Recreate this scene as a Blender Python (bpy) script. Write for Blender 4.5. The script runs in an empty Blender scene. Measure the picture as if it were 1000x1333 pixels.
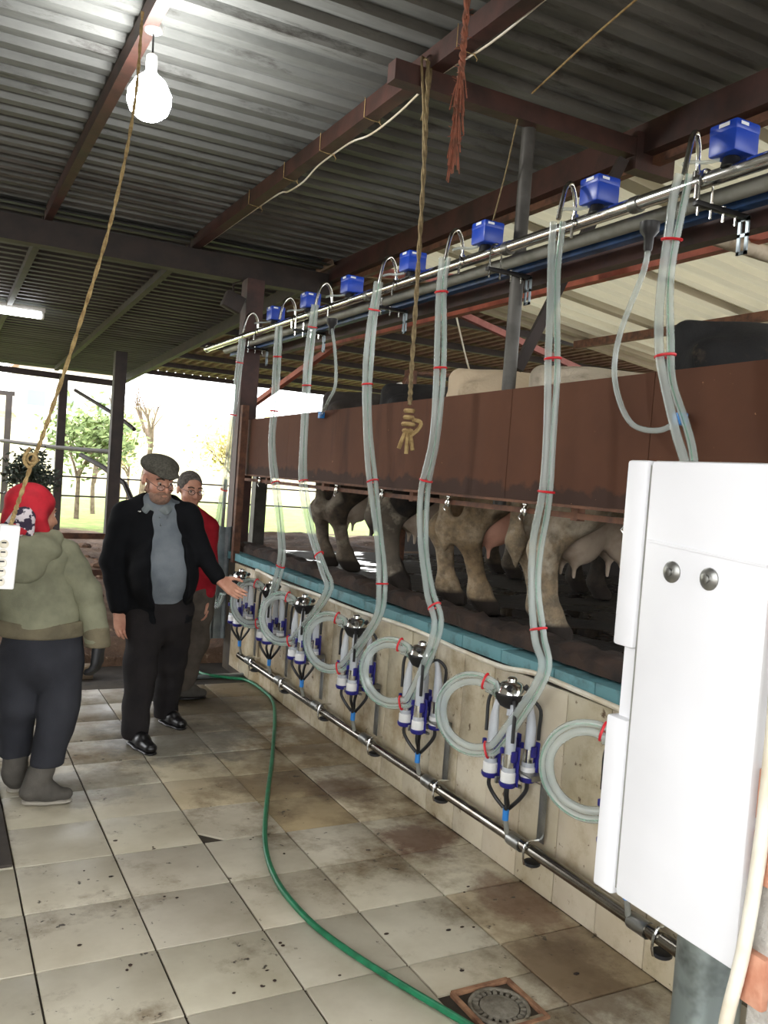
import bpy, bmesh, math, random
import numpy as np
from mathutils import Vector, Matrix

random.seed(7)
RNG = np.random.default_rng(7)
S = bpy.context.scene
COL = S.collection

# ------------------------------------------------------------------ camera
cam_data = bpy.data.cameras.new('camera')
cam = bpy.data.objects.new('camera', cam_data)
COL.objects.link(cam)
AX = [[0.8828360606, -0.0458343265, -0.4674395197],
      [-0.4639871126, 0.0693924712, -0.8831198358],
      [0.0729139863, 0.9965359499, 0.0399956391]]
mw = Matrix(AX).to_4x4()
mw.translation = (0.0, 0.0, 1.62)
cam.matrix_world = mw
cam_data.sensor_fit = 'VERTICAL'
cam_data.sensor_height = 24.0
cam_data.lens = 24.0 * 1125.4 / 1333.0
cam_data.clip_start = 0.02
cam_data.clip_end = 300
S.camera = cam

# ------------------------------------------------------------------ sky (overcast, blown out) and exposure
world = bpy.data.worlds.new('overcast_sky')
S.world = world
world.use_nodes = True
wb = world.node_tree.nodes['Background']
wb.inputs[0].default_value = (0.97, 0.985, 1.0, 1)
wb.inputs[1].default_value = 6.0
S.view_settings.view_transform = 'Standard'
S.view_settings.look = 'None'
S.view_settings.gamma = 1
S.view_settings.use_curve_mapping = False
S.view_settings.exposure = 0.2

# ------------------------------------------------------------------ colour + material helpers
def lin(c):
    return tuple(((v / 255) / 12.92 if v / 255 <= .04045 else ((v / 255 + .055) / 1.055) ** 2.4) for v in c) + (1.0,)

class NT:
    """small wrapper to build node trees"""
    def __init__(s, name):
        s.m = bpy.data.materials.new(name)
        s.m.use_nodes = True
        s.t = s.m.node_tree
        s.b = s.t.nodes['Principled BSDF']
        s.out = s.t.nodes['Material Output']
    def n(s, typ, **kw):
        nd = s.t.nodes.new(typ)
        for k, v in kw.items():
            setattr(nd, k, v)
        return nd
    def l(s, a, b):
        s.t.links.new(a, b)
    def coords(s, kind):
        if kind == 'world':
            return s.n('ShaderNodeNewGeometry').outputs['Position']
        return s.n('ShaderNodeTexCoord').outputs['Object']
    def noise(s, vec, scale, detail=4, rough=.6, stretch=None, off=None):
        if stretch or off:
            mp = s.n('ShaderNodeMapping')
            if stretch: mp.inputs['Scale'].default_value = stretch
            if off: mp.inputs['Location'].default_value = off
            s.l(vec, mp.inputs['Vector']); vec = mp.outputs[0]
        nz = s.n('ShaderNodeTexNoise')
        nz.inputs['Scale'].default_value = scale
        nz.inputs['Detail'].default_value = detail
        nz.inputs['Roughness'].default_value = rough
        s.l(vec, nz.inputs['Vector'])
        return nz.outputs['Fac']
    def ramp(s, fac, a, b, lo=0.0, hi=1.0):
        r = s.n('ShaderNodeMapRange')
        r.inputs['From Min'].default_value = a; r.inputs['From Max'].default_value = b
        r.inputs['To Min'].default_value = lo; r.inputs['To Max'].default_value = hi
        s.l(fac, r.inputs['Value'])
        return r.outputs[0]
    def mix(s, fac, a, b, blend='MIX'):
        m = s.n('ShaderNodeMix', data_type='RGBA', blend_type=blend)
        if hasattr(fac, 'links'): s.l(fac, m.inputs[0])
        else: m.inputs[0].default_value = fac
        for v, i in ((a, 6), (b, 7)):
            if hasattr(v, 'links'): s.l(v, m.inputs[i])
            else: m.inputs[i].default_value = v
        return m.outputs[2]
    def math(s, op, a, b):
        m = s.n('ShaderNodeMath', operation=op)
        for v, i in ((a, 0), (b, 1)):
            if hasattr(v, 'links'): s.l(v, m.inputs[i])
            else: m.inputs[i].default_value = v
        return m.outputs[0]
    def sep(s, vec):
        x = s.n('ShaderNodeSeparateXYZ'); s.l(vec, x.inputs[0]); return x.outputs
    def bump(s, h, strength=.3, dist=.01):
        b = s.n('ShaderNodeBump'); b.inputs['Strength'].default_value = strength; b.inputs['Distance'].default_value = dist
        s.l(h, b.inputs['Height']); s.l(b.outputs[0], s.b.inputs['Normal'])
    def set(s, **kw):
        for k, v in kw.items():
            s.b.inputs[k.replace('_', ' ')].default_value = v

def M(name, col, rough=.6, metal=0.0, col2=None, scale=8, lo=.4, hi=.65, bump=0, bscale=None, space='object', stretch=None, **kw):
    t = NT(name)
    t.set(Roughness=rough, Metallic=metal)
    for k, v in kw.items(): t.b.inputs[k.replace('_', ' ')].default_value = v
    v = t.coords(space)
    if col2:
        f = t.ramp(t.noise(v, scale, stretch=stretch), lo, hi)
        t.l(t.mix(f, lin(col), lin(col2)), t.b.inputs['Base Color'])
    else:
        t.b.inputs['Base Color'].default_value = lin(col)
    if bump:
        t.bump(t.noise(v, bscale or scale * 3, stretch=stretch), bump)
    return t.m

# ------------------------------------------------------------------ mesh helpers
def resample(pts, n):
    """Catmull-Rom through pts, n points per span"""
    P = [np.array(p, float) for p in pts]
    P = [2 * P[0] - P[1]] + P + [2 * P[-1] - P[-2]]
    out = []
    for i in range(1, len(P) - 2):
        a, b, c, d = P[i - 1], P[i], P[i + 1], P[i + 2]
        for k in range(n):
            t = k / n
            out.append(.5 * (2 * b + (c - a) * t + (2 * a - 5 * b + 4 * c - d) * t * t + (3 * b - a - 3 * c + d) * t ** 3))
    out.append(P[-2])
    return out

class MB:
    def __init__(s):
        s.v = []; s.f = []
    def add(s, v, f):
        o = len(s.v); s.v += [tuple(map(float, p)) for p in v]; s.f += [tuple(i + o for i in q) for q in f]; return s
    def box(s, x0, x1, y0, y1, z0, z1, rot=None, at=None, bev=0):
        x0, x1 = sorted((x0, x1)); y0, y1 = sorted((y0, y1)); z0, z1 = sorted((z0, z1))
        if bev:
            bm = bmesh.new(); bmesh.ops.create_cube(bm, size=1)
            for v in bm.verts:
                v.co = Vector(((x0 + x1) / 2 + v.co.x * (x1 - x0), (y0 + y1) / 2 + v.co.y * (y1 - y0), (z0 + z1) / 2 + v.co.z * (z1 - z0)))
            bmesh.ops.bevel(bm, geom=bm.edges[:], offset=bev, segments=2, affect='EDGES', profile=.5)
            bm.verts.index_update()
            V = [v.co.copy() for v in bm.verts]; F = [tuple(v.index for v in f.verts) for f in bm.faces]; bm.free()
        else:
            V = [Vector((x, y, z)) for x in (x0, x1) for y in (y0, y1) for z in (z0, z1)]
            F = [(0, 1, 3, 2), (4, 6, 7, 5), (0, 4, 5, 1), (2, 3, 7, 6), (0, 2, 6, 4), (1, 5, 7, 3)]
        if rot is not None:
            c = Vector(at) if at is not None else Vector(((x0 + x1) / 2, (y0 + y1) / 2, (z0 + z1) / 2))
            V = [rot @ (p - c) + c for p in V]
        return s.add(V, F)
    def bar(s, a, b, w, h, up=(0, 0, 1)):
        """rectangular bar from a to b; w across, h along up"""
        a = Vector(a); b = Vector(b); d = (b - a).normalized(); u = Vector(up)
        x = d.cross(u).normalized(); u = x.cross(d).normalized()
        V = [p + x * i * w / 2 + u * j * h / 2 for p in (a, b) for i, j in ((-1, -1), (1, -1), (1, 1), (-1, 1))]
        return s.add(V, [(0, 1, 2, 3), (7, 6, 5, 4), (0, 4, 5, 1), (1, 5, 6, 2), (2, 6, 7, 3), (3, 7, 4, 0)])
    def tube(s, path, r, n=8, sub=0, cap=True):
        P = [Vector(p) for p in (resample(path, sub) if sub else path)]
        R = r if isinstance(r, (list, tuple)) else None
        m = len(P)
        T = [(P[min(i + 1, m - 1)] - P[max(i - 1, 0)]).normalized() for i in range(m)]
        a = Vector((0, 0, 1)) if abs(T[0].z) < .9 else Vector((1, 0, 0))
        N = T[0].cross(a).normalized()
        V = []; F = []
        for i in range(m):
            if i:
                N = (N - T[i] * N.dot(T[i])).normalized()
            B = T[i].cross(N)
            if R:
                q = i / max(1, m - 1) * (len(R) - 1); k = min(int(q), len(R) - 2); rr = R[k] + (R[k + 1] - R[k]) * (q - k)
            else: rr = r
            for j in range(n):
                t = 2 * math.pi * j / n
                V.append(P[i] + (N * math.cos(t) + B * math.sin(t)) * rr)
        for i in range(m - 1):
            for j in range(n):
                F.append((i * n + j, i * n + (j + 1) % n, (i + 1) * n + (j + 1) % n, (i + 1) * n + j))
        if cap:
            F.append(tuple(range(n - 1, -1, -1))); F.append(tuple((m - 1) * n + j for j in range(n)))
        return s.add(V, F)
    def lathe(s, prof, n=16, at=(0, 0, 0), rot=None):
        """prof list of (r,z)"""
        V = []; F = []; at = Vector(at)
        for r, z in prof:
            for j in range(n):
                t = 2 * math.pi * j / n
                p = Vector((r * math.cos(t), r * math.sin(t), z))
                V.append((rot @ p if rot is not None else p) + at)
        for i in range(len(prof) - 1):
            for j in range(n):
                F.append((i * n + j, i * n + (j + 1) % n, (i + 1) * n + (j + 1) % n, (i + 1) * n + j))
        F.append(tuple(range(n - 1, -1, -1))); F.append(tuple((len(prof) - 1) * n + j for j in range(n)))
        return s.add(V, F)
    def torus(s, c, R, r, axis='z', n=16, m=6):
        c = Vector(c); P = []
        for i in range(n):
            t = 2 * math.pi * i / n
            P.append((math.cos(t), math.sin(t)))
        V = []; F = []
        for i, (cx, sy) in enumerate(P):
            for j in range(m):
                a = 2 * math.pi * j / m
                q = (R + r * math.cos(a)); w = r * math.sin(a)
                p = {'z': (cx * q, sy * q, w), 'x': (w, cx * q, sy * q), 'y': (cx * q, w, sy * q)}[axis]
                V.append(Vector(p) + c)
        for i in range(n):
            for j in range(m):
                F.append((i * m + j, ((i + 1) % n) * m + j, ((i + 1) % n) * m + (j + 1) % m, i * m + (j + 1) % m))
        return s.add(V, F)
    def ball(s, c, r, n=12, m=8):
        r = r if isinstance(r, (tuple, list)) else (r, r, r)
        pr = [(math.sin(math.pi * (i + .02) / (m + .04)), -math.cos(math.pi * (i + .02) / (m + .04))) for i in range(m + 1)]
        V = []; F = []
        for q, z in pr:
            for j in range(n):
                t = 2 * math.pi * j / n
                V.append((c[0] + r[0] * q * math.cos(t), c[1] + r[1] * q * math.sin(t), c[2] + r[2] * z))
        for i in range(m):
            for j in range(n):
                F.append((i * n + j, i * n + (j + 1) % n, (i + 1) * n + (j + 1) % n, (i + 1) * n + j))
        F.append(tuple(range(n - 1, -1, -1))); F.append(tuple(m * n + j for j in range(n)))
        return s.add(V, F)
    def mesh(s, name, smooth=True, angle=40):
        me = bpy.data.meshes.new(name)
        me.from_pydata(s.v, [], s.f)
        me.update()
        if smooth:
            me.shade_smooth()
            me.set_sharp_from_angle(angle=math.radians(angle))
        return me

def obj(name, geo, mat, parent=None, smooth=True, loc=None, rotz=None, angle=40, world=True):
    """geo: MB or mesh. Geometry is given in the parent's local frame unless world=True and the parent is unrotated, then shifted."""
    me = geo.mesh(name, smooth, angle) if isinstance(geo, MB) else geo
    if mat is not None and not me.materials: me.materials.append(mat)
    o = bpy.data.objects.new(name, me)
    COL.objects.link(o)
    if parent is not None:
        o.parent = parent
    if loc is not None: o.location = loc
    if rotz is not None: o.rotation_euler = (0, 0, rotz)
    return o

def thing(name, label, cat, loc=(0, 0, 0), rotz=0, group=None):
    o = bpy.data.objects.new(name, None)
    COL.objects.link(o)
    o.empty_display_size = .1
    o.location = loc; o.rotation_euler = (0, 0, rotz)
    return tag(o, label, cat, group)

def tag(o, label, cat=None, group=None, kind=None):
    o['label'] = label
    if cat: o['category'] = cat
    if group: o['group'] = group
    if kind: o['kind'] = kind
    return o

def struct(name, geo, mat, label=None, smooth=True, parent=None, **kw):
    o = obj(name, geo, mat, parent, smooth, **kw)
    o['kind'] = 'structure'
    if label: o['label'] = label
    return o

def W(mb, base):
    """shift world-coordinate geometry into the frame of an unrotated thing at base"""
    mb.v = [(x - base[0], y - base[1], z - base[2]) for x, y, z in mb.v]
    return mb

def copy_tree(o, parent=None):
    c = o.copy(); COL.objects.link(c)
    if parent is not None: c.parent = parent
    for ch in list(o.children): copy_tree(ch, c)
    return c

# ------------------------------------------------------------------ implicit surfaces -> one continuous mesh (surface nets)
def rotm(yaw=0, pitch=0, roll=0):
    return np.array(Matrix.Rotation(yaw, 3, 'Z') @ Matrix.Rotation(pitch, 3, 'X') @ Matrix.Rotation(roll, 3, 'Y'))

def xf(prims, R, T, s=1.0):
    """move primitives by rotation R, scale s and translation T"""
    out = []
    T = np.array(T, float)
    for p in prims:
        k = p[0].lstrip('-')
        if k == 'c':
            q = (p[0], R @ (np.array(p[1]) * s) + T, R @ (np.array(p[2]) * s) + T, p[3] * s, p[4] * s) + tuple(p[5:])
        else:
            r0 = p[3] if len(p) > 3 and p[3] is not None else np.eye(3)
            q = (p[0], R @ (np.array(p[1]) * s) + T, np.array(p[2]) * s, R @ r0) + tuple(p[4:])
        out.append(q)
    return out

def sdf(prims, h, k=.02, zmin=None, zmax=None, disp=None):
    lo = np.full(3, 1e9); hi = -lo
    boxes = []
    for p in prims:
        kind = p[0].lstrip('-')
        if kind == 'c':
            a, b = np.array(p[1], float), np.array(p[2], float); r = max(p[3], p[4])
            sc = np.array(p[5]) if len(p) > 5 and p[5] is not None else np.ones(3)
            l, u = np.minimum(a, b) - r * sc, np.maximum(a, b) + r * sc
        else:
            c = np.array(p[1], float); e = np.linalg.norm(p[2]) if len(p) > 3 and p[3] is not None else np.array(p[2])
            l, u = c - e, c + e
        boxes.append((l, u))
        if not p[0].startswith('-'):
            lo = np.minimum(lo, l); hi = np.maximum(hi, u)
    lo -= 3 * h; hi += 3 * h
    n = np.ceil((hi - lo) / h).astype(int) + 1
    ax = [(lo[i] + h * np.arange(n[i])).astype(np.float32) for i in range(3)]
    F = np.full(n, .5, np.float32)
    pad = k + 3 * h
    for p, (l, u) in zip(prims, boxes):
        i0 = np.clip(np.floor((l - pad - lo) / h).astype(int), 0, n - 1); i1 = np.clip(np.ceil((u + pad - lo) / h).astype(int) + 1, 1, n)
        if (i1 <= i0).any(): continue
        X, Y, Z = np.meshgrid(ax[0][i0[0]:i1[0]], ax[1][i0[1]:i1[1]], ax[2][i0[2]:i1[2]], indexing='ij')
        kind = p[0].lstrip('-')
        kk = k
        if kind == 'c':
            a, b = np.array(p[1], float), np.array(p[2], float)
            sc = np.array(p[5], float) if len(p) > 5 and p[5] is not None else np.ones(3)
            if len(p) > 6: kk = p[6]
            a = a / sc; d = np.array(p[2], float) / sc - a; L = max(d @ d, 1e-9)
            x, y, z = X / sc[0] - a[0], Y / sc[1] - a[1], Z / sc[2] - a[2]
            t = np.clip((x * d[0] + y * d[1] + z * d[2]) / L, 0, 1)
            D = (np.sqrt((x - t * d[0]) ** 2 + (y - t * d[1]) ** 2 + (z - t * d[2]) ** 2) - (p[3] + (p[4] - p[3]) * t)) * sc.min()
        else:
            c = p[1]; r = np.array(p[2], float)
            if len(p) > 4: kk = p[4]
            x, y, z = X - c[0], Y - c[1], Z - c[2]
            if len(p) > 3 and p[3] is not None:
                R = np.array(p[3]); x, y, z = (R[0, 0] * x + R[1, 0] * y + R[2, 0] * z, R[0, 1] * x + R[1, 1] * y + R[2, 1] * z, R[0, 2] * x + R[1, 2] * y + R[2, 2] * z)
            if kind == 'e':
                q = np.sqrt((x / r[0]) ** 2 + (y / r[1]) ** 2 + (z / r[2]) ** 2)
                g = np.sqrt((x / r[0] ** 2) ** 2 + (y / r[1] ** 2) ** 2 + (z / r[2] ** 2) ** 2) + 1e-6
                D = np.where(q < .3, (q - 1) * r.min(), q * (q - 1) / g)
            else:
                qx, qy, qz = abs(x) - r[0], abs(y) - r[1], abs(z) - r[2]
                D = np.sqrt(np.maximum(qx, 0) ** 2 + np.maximum(qy, 0) ** 2 + np.maximum(qz, 0) ** 2) + np.minimum(np.maximum(qx, np.maximum(qy, qz)), 0)
        sl = (slice(i0[0], i1[0]), slice(i0[1], i1[1]), slice(i0[2], i1[2]))
        A = F[sl]
        kk = max(kk, 1e-5)
        if p[0].startswith('-'):
            D = -D
            hh = np.maximum(kk - abs(A - D), 0) / kk
            F[sl] = np.maximum(A, D) + hh * hh * kk * .25
        else:
            hh = np.maximum(kk - abs(A - D), 0) / kk
            F[sl] = np.minimum(A, D) - hh * hh * kk * .25
    if disp is not None or zmin is not None or zmax is not None:
        X, Y, Z = np.meshgrid(*ax, indexing='ij')
        if disp is not None:
            F = F + disp(X, Y, Z).astype(np.float32)
        if zmin is not None: F = np.maximum(F, zmin - Z)
        if zmax is not None: F = np.maximum(F, Z - zmax)
    F[0], F[-1], F[:, 0], F[:, -1], F[:, :, 0], F[:, :, -1] = (.5,) * 6
    return nets(F, lo, h)

def nets(F, lo, h):
    ins = F < 0
    c = np.array(F.shape) - 1
    cnt = np.zeros(c, np.int8)
    for dx in (0, 1):
        for dy in (0, 1):
            for dz in (0, 1):
                cnt += ins[dx:dx + c[0], dy:dy + c[1], dz:dz + c[2]]
    act = (cnt > 0) & (cnt < 8)
    I = np.argwhere(act)
    idx = np.full(c, -1, np.int64); idx[act] = np.arange(len(I))
    pos = np.zeros((len(I), 3)); num = np.zeros(len(I))
    cor = [(a, b, d) for a in (0, 1) for b in (0, 1) for d in (0, 1)]
    for a in cor:
        for b in cor:
            if sum(abs(np.array(a) - np.array(b))) == 1 and a < b:
                fa = F[I[:, 0] + a[0], I[:, 1] + a[1], I[:, 2] + a[2]]; fb = F[I[:, 0] + b[0], I[:, 1] + b[1], I[:, 2] + b[2]]
                m = (fa < 0) != (fb < 0)
                t = np.where(m, fa / np.where(m, fa - fb, 1), 0)[:, None]
                pos += m[:, None] * (np.array(a) + t * (np.array(b) - np.array(a))); num += m
    V = lo + h * (I + pos / num[:, None])
    Q = []
    for ax in range(3):
        o = [1, 2, 0][ax], [2, 0, 1][ax]
        s0 = [slice(None)] * 3; s1 = [slice(None)] * 3
        s0[ax] = slice(0, -1); s1[ax] = slice(1, None)
        A, B = ins[tuple(s0)], ins[tuple(s1)]
        E = np.argwhere(A != B)
        E = E[(E[:, o[0]] > 0) & (E[:, o[1]] > 0) & (E[:, o[0]] < c[o[0]]) & (E[:, o[1]] < c[o[1]])]
        fl = A[E[:, 0], E[:, 1], E[:, 2]]
        e1 = np.zeros(3, int); e1[o[0]] = 1
        e2 = np.zeros(3, int); e2[o[1]] = 1
        g = [idx[tuple(q.T)] for q in (E - e1 - e2, E - e2, E, E - e1)]
        q = np.stack(g, 1)
        q[~fl] = q[~fl][:, ::-1]
        Q.append(q)
    Q = np.concatenate(Q)
    # light Laplacian relax
    for lam in (.5, .5):
        s_ = np.zeros_like(V); w_ = np.zeros(len(V))
        for i in range(4):
            a, b = Q[:, i], Q[:, (i + 1) % 4]
            for d in range(3):
                s_[:, d] += np.bincount(a, V[b, d], len(V)) + np.bincount(b, V[a, d], len(V))
            w_ += np.bincount(a, minlength=len(V)) + np.bincount(b, minlength=len(V))
        V = V + lam * (s_ / np.maximum(w_, 1)[:, None] - V)
    me = bpy.data.meshes.new('surface')
    me.vertices.add(len(V)); me.vertices.foreach_set('co', V.astype(np.float32).ravel())
    me.loops.add(4 * len(Q)); me.loops.foreach_set('vertex_index', Q.astype(np.int32).ravel())
    me.polygons.add(len(Q)); me.polygons.foreach_set('loop_start', (4 * np.arange(len(Q))).astype(np.int32))
    me.update(calc_edges=True); me.validate()
    me.shade_smooth()
    return me
# ------------------------------------------------------------------ materials
def tile_mat(name, c1, c2, stain, dark, stain_bias, blobs=()):
    t = NT(name)
    v = t.coords('world')
    oi = t.n('ShaderNodeObjectInfo')
    base = t.mix(t.ramp(t.noise(v, 2.5, 5), .35, .7), lin(c1), lin(c2))
    rnd = t.ramp(oi.outputs['Random'], 0, 1, .88, 1.0)
    base = t.mix(1.0, base, rnd, 'MULTIPLY')
    base = t.mix(1.0, base, oi.outputs['Color'], 'MULTIPLY')
    x = t.sep(v)
    # mud gathers along the pit wall and towards the far end
    nearwall = t.ramp(x[0], 1.2, 2.25, -.06, .10)
    far = t.ramp(x[1], 2.6, 6.0, -.03, .13)
    n1 = t.noise(v, 3.1, 8, .68, off=(4.2, 1.3, .4))
    f = t.ramp(t.math('ADD', t.math('ADD', n1, nearwall), far), .52 + stain_bias, .72 + stain_bias)
    base = t.mix(f, base, lin(stain))
    for (bx_, by_, rx, ry, col, amt) in blobs:      # dried spills with ragged outlines
        u = t.math('MULTIPLY', t.math('SUBTRACT', x[0], bx_), 1 / rx); w = t.math('MULTIPLY', t.math('SUBTRACT', x[1], by_), 1 / ry)
        r2 = t.math('ADD', t.math('MULTIPLY', u, u), t.math('MULTIPLY', w, w))
        rr = t.math('ADD', r2, t.ramp(t.noise(v, 6, 7, .7, off=(bx_, by_, 0)), .25, .75, -.9, .9))
        base = t.mix(t.ramp(rr, 1.1, .35, 0, amt), base, lin(col))
    n2 = t.noise(v, 21, 5, .62, off=(1.7, 3.3, 0))
    f2 = t.ramp(t.math('ADD', n2, t.ramp(n1, .3, .7, -.07, .09)), .66, .72)
    base = t.mix(f2, base, lin(dark))
    t.l(base, t.b.inputs['Base Color'])
    t.l(t.ramp(n1, .3, .7, .32, .62), t.b.inputs['Roughness'])
    t.bump(t.noise(v, 30, 3), .08, .004)
    return t.m

MAT = {}
MAT['floor_tile'] = tile_mat('white_glazed_floor_tile', (210, 203, 185), (178, 169, 148), (122, 105, 80), (58, 48, 36), -.045,
    [(2.03, 3.28, .2, .22, (92, 62, 46), .85), (2.12, 2.62, .14, .3, (108, 76, 56), .7), (1.98, 3.95, .22, .2, (84, 62, 46), .75), (1.35, 5.0, .5, .5, (92, 88, 80), .75), (1.75, 5.5, .4, .5, (84, 76, 62), .7), (.75, 4.35, .35, .3, (120, 114, 102), .6), (2.0, 2.15, .2, .3, (96, 74, 52), .7), (1.62, 4.1, .25, .2, (104, 84, 60), .6)])
MAT['wall_tile'] = tile_mat('cream_glazed_wall_tile', (210, 202, 182), (188, 176, 150), (146, 128, 96), (92, 72, 50), .06)
MAT['grout'] = M('dark_grout', (66, 57, 44), .9, col2=(42, 35, 28), scale=6, space='world')
MAT['ledge'] = M('teal_paint', (92, 138, 144), .6, col2=(58, 80, 80), scale=9, lo=.5, hi=.75, space='world', bump=.2)
MAT['kerb'] = M('dung_caked_kerb', (58, 42, 32), .9, col2=(34, 26, 22), scale=7, space='world', bump=.6)
def wet_mat():
    t = NT('wet_dung_concrete'); v = t.coords('world'); n = t.noise(v, 2.4, 4, .55)
    t.l(t.mix(t.ramp(t.noise(v, 5, 6), .35, .65), lin((44, 36, 30)), lin((24, 20, 17))), t.b.inputs['Base Color'])
    t.l(t.ramp(n, .50, .56, .75, .06), t.b.inputs['Roughness'])
    h = t.math('MULTIPLY', t.noise(v, 14, 5), t.ramp(n, .50, .56, 1, .03))
    t.bump(h, .5, .03)
    return t.m
MAT['platform'] = wet_mat()
MAT['manger'] = M('grimy_manger_concrete', (40, 34, 30), .95, col2=(26, 22, 20), scale=3, space='world')
MAT['concrete'] = M('dark_concrete', (64, 58, 52), .9, col2=(46, 40, 35), scale=4, space='world', bump=.3)
MAT['plaster'] = M('rough_plaster', (186, 182, 174), .95, col2=(140, 135, 126), scale=9, space='world', bump=.9, bscale=35)
MAT['brick'] = M('orange_brick', (190, 140, 114), .9, col2=(168, 106, 80), scale=14, space='world', bump=.3)

def sheet_mat(name, a, b, rust, rlo, metal, rough):
    t = NT(name); v = t.coords('world')
    n = t.noise(v, 1.6, 6, .7, stretch=(.5, 2.2, 1))
    c = t.mix(t.ramp(n, .35, .68), lin(a), lin(b))
    n2 = t.noise(v, 4.5, 8, .75, stretch=(.35, 1.6, 1), off=(3, 7, 1))
    c = t.mix(t.ramp(n2, rlo, rlo + .14), c, lin(rust))
    t.l(c, t.b.inputs['Base Color']); t.set(Metallic=metal, Roughness=rough)
    return t.m
MAT['roof'] = sheet_mat('galvanised_roof_sheet', (118, 120, 118), (82, 84, 82), (50, 47, 43), .56, .0, .6)
MAT['roof_shaded'] = sheet_mat('shaded_roof_sheet', (84, 85, 86), (62, 62, 62), (40, 38, 36), .56, 0, .7)  # darker copy of the roof sheet, far section's shade put into its colour
MAT['roof_pale'] = sheet_mat('pale_translucent_roof_sheet', (196, 192, 174), (176, 172, 156), (150, 134, 108), .66, .0, .6)
def translucent(m, col, fac):
    t = m.node_tree; tl = t.nodes.new('ShaderNodeBsdfTranslucent'); tl.inputs[0].default_value = lin(col)
    mx = t.nodes.new('ShaderNodeMixShader'); mx.inputs[0].default_value = fac
    t.links.new(t.nodes['Principled BSDF'].outputs[0], mx.inputs[1]); t.links.new(tl.outputs[0], mx.inputs[2]); t.links.new(mx.outputs[0], t.nodes['Material Output'].inputs[0])
translucent(MAT['roof_pale'], (200, 196, 170), .10)
MAT['roof_brown'] = sheet_mat('weathered_fibre_roof', (140, 120, 104), (104, 84, 72), (70, 52, 44), .58, 0, .9)
MAT['beam'] = M('dark_red_oxide_steel', (74, 46, 40), .6, col2=(50, 34, 30), scale=5, space='world', bump=.15)
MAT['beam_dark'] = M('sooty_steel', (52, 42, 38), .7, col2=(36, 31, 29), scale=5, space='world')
MAT['orange'] = M('orange_primer_steel', (176, 92, 66), .6, col2=(140, 66, 48), scale=7, space='world')
MAT['pink'] = M('faded_red_pipe', (168, 104, 96), .6, col2=(128, 72, 64), scale=7, space='world')
MAT['pole'] = M('grey_steel_pole', (86, 84, 80), .55, metal=.5, col2=(66, 64, 60), scale=6, space='world')

def panel_mat():
    t = NT('rust_brown_panel'); v = t.coords('world'); x = t.sep(v)
    c = t.mix(t.ramp(t.noise(v, 1.3, 5), .3, .7), lin((94, 60, 42)), lin((78, 49, 35)))
    # vertical dark runs
    n = t.noise(v, 5.5, 5, .6, stretch=(1, 1, .12))
    c = t.mix(t.ramp(n, .58, .72, 0, .55), c, lin((48, 30, 25)))
    # splash line along the lower edge, ragged
    low = t.math('ADD', x[2], t.ramp(t.noise(v, 7, 4), .3, .7, -.035, .035))
    c = t.mix(t.ramp(low, 1.635, 1.615, 0, .8), c, lin((54, 40, 35)))
    c = t.mix(t.ramp(t.noise(v, 38, 3), .735, .76), c, lin((150, 112, 84)))
    t.l(c, t.b.inputs['Base Color']); t.set(Roughness=.8); t.b.inputs['Specular IOR Level'].default_value = .25
    t.bump(t.noise(v, 25, 4), .08)
    return t.m
MAT['panel'] = panel_mat()
MAT['chrome'] = M('stainless_steel', (214, 214, 210), .16, metal=1)
MAT['dull_chrome'] = M('water_marked_steel', (150, 146, 138), .22, metal=1, col2=(110, 102, 92), scale=7)
MAT['steel'] = M('brushed_steel', (150, 150, 146), .35, metal=.9, col2=(120, 120, 116), scale=12)
MAT['galv'] = M('galvanised_plate', (150, 160, 164), .38, metal=.8, col2=(112, 120, 124), scale=5)
MAT['pvc_grey'] = M('grey_plastic_pipe', (140, 140, 132), .5, col2=(112, 112, 104), scale=5)
MAT['pvc_white'] = M('white_plastic_pipe', (226, 222, 208), .5, col2=(200, 188, 164), scale=6, space='world')
MAT['pvc_beige'] = M('dusty_beige_pipe', (190, 178, 156), .7, col2=(140, 126, 104), scale=9, space='world')
MAT['blue_paint'] = M('blue_painted_steel', (34, 74, 128), .5, col2=(26, 54, 92), scale=8)
MAT['blue'] = M('royal_blue_plastic', (24, 66, 176), .35)
MAT['navy'] = M('navy_plastic', (34, 32, 118), .4)
MAT['sky_blue'] = M('light_blue_plastic', (40, 124, 200), .4)
MAT['white'] = M('white_plastic', (232, 232, 230), .4)
MAT['enamel'] = M('white_enamel_sheet', (222, 222, 224), .32, col2=(212, 212, 214), scale=2)
MAT['black'] = M('black_rubber', (24, 24, 26), .45)
MAT['red'] = M('red_plastic_tie', (206, 34, 44), .45)
MAT['green'] = M('green_garden_hose', (22, 112, 74), .4, col2=(16, 90, 58), scale=20)
MAT['rope'] = M('hemp_rope', (176, 152, 104), .95, col2=(140, 114, 74), scale=40, space='world', bump=.6, bscale=160)
MAT['rope_red'] = M('frayed_rust_rope', (150, 92, 72), .95, col2=(112, 76, 60), scale=30, space='world')
MAT['rope_olive'] = M('old_baling_rope', (132, 116, 84), .95, col2=(100, 86, 62), scale=40, space='world')
MAT['rust'] = M('rusty_steel', (112, 76, 56), .8, col2=(74, 50, 40), scale=12, space='world', bump=.3)
MAT['label_white'] = M('printed_white_label', (236, 238, 240), .5)

def clear_mat(name, col, alpha, rough=.08):
    t = NT(name)
    t.set(Base_Color=lin(col), Roughness=rough, Alpha=alpha, IOR=1.45)
    t.b.inputs['Specular IOR Level'].default_value = .7
    return t.m
MAT['clear'] = clear_mat('clear_pvc_hose', (190, 200, 196), .42)
MAT['clear_green'] = clear_mat('green_stripe_in_hose', (90, 165, 130), .45)
MAT['silicone'] = clear_mat('milky_silicone', (214, 220, 228), .62, .3)

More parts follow.
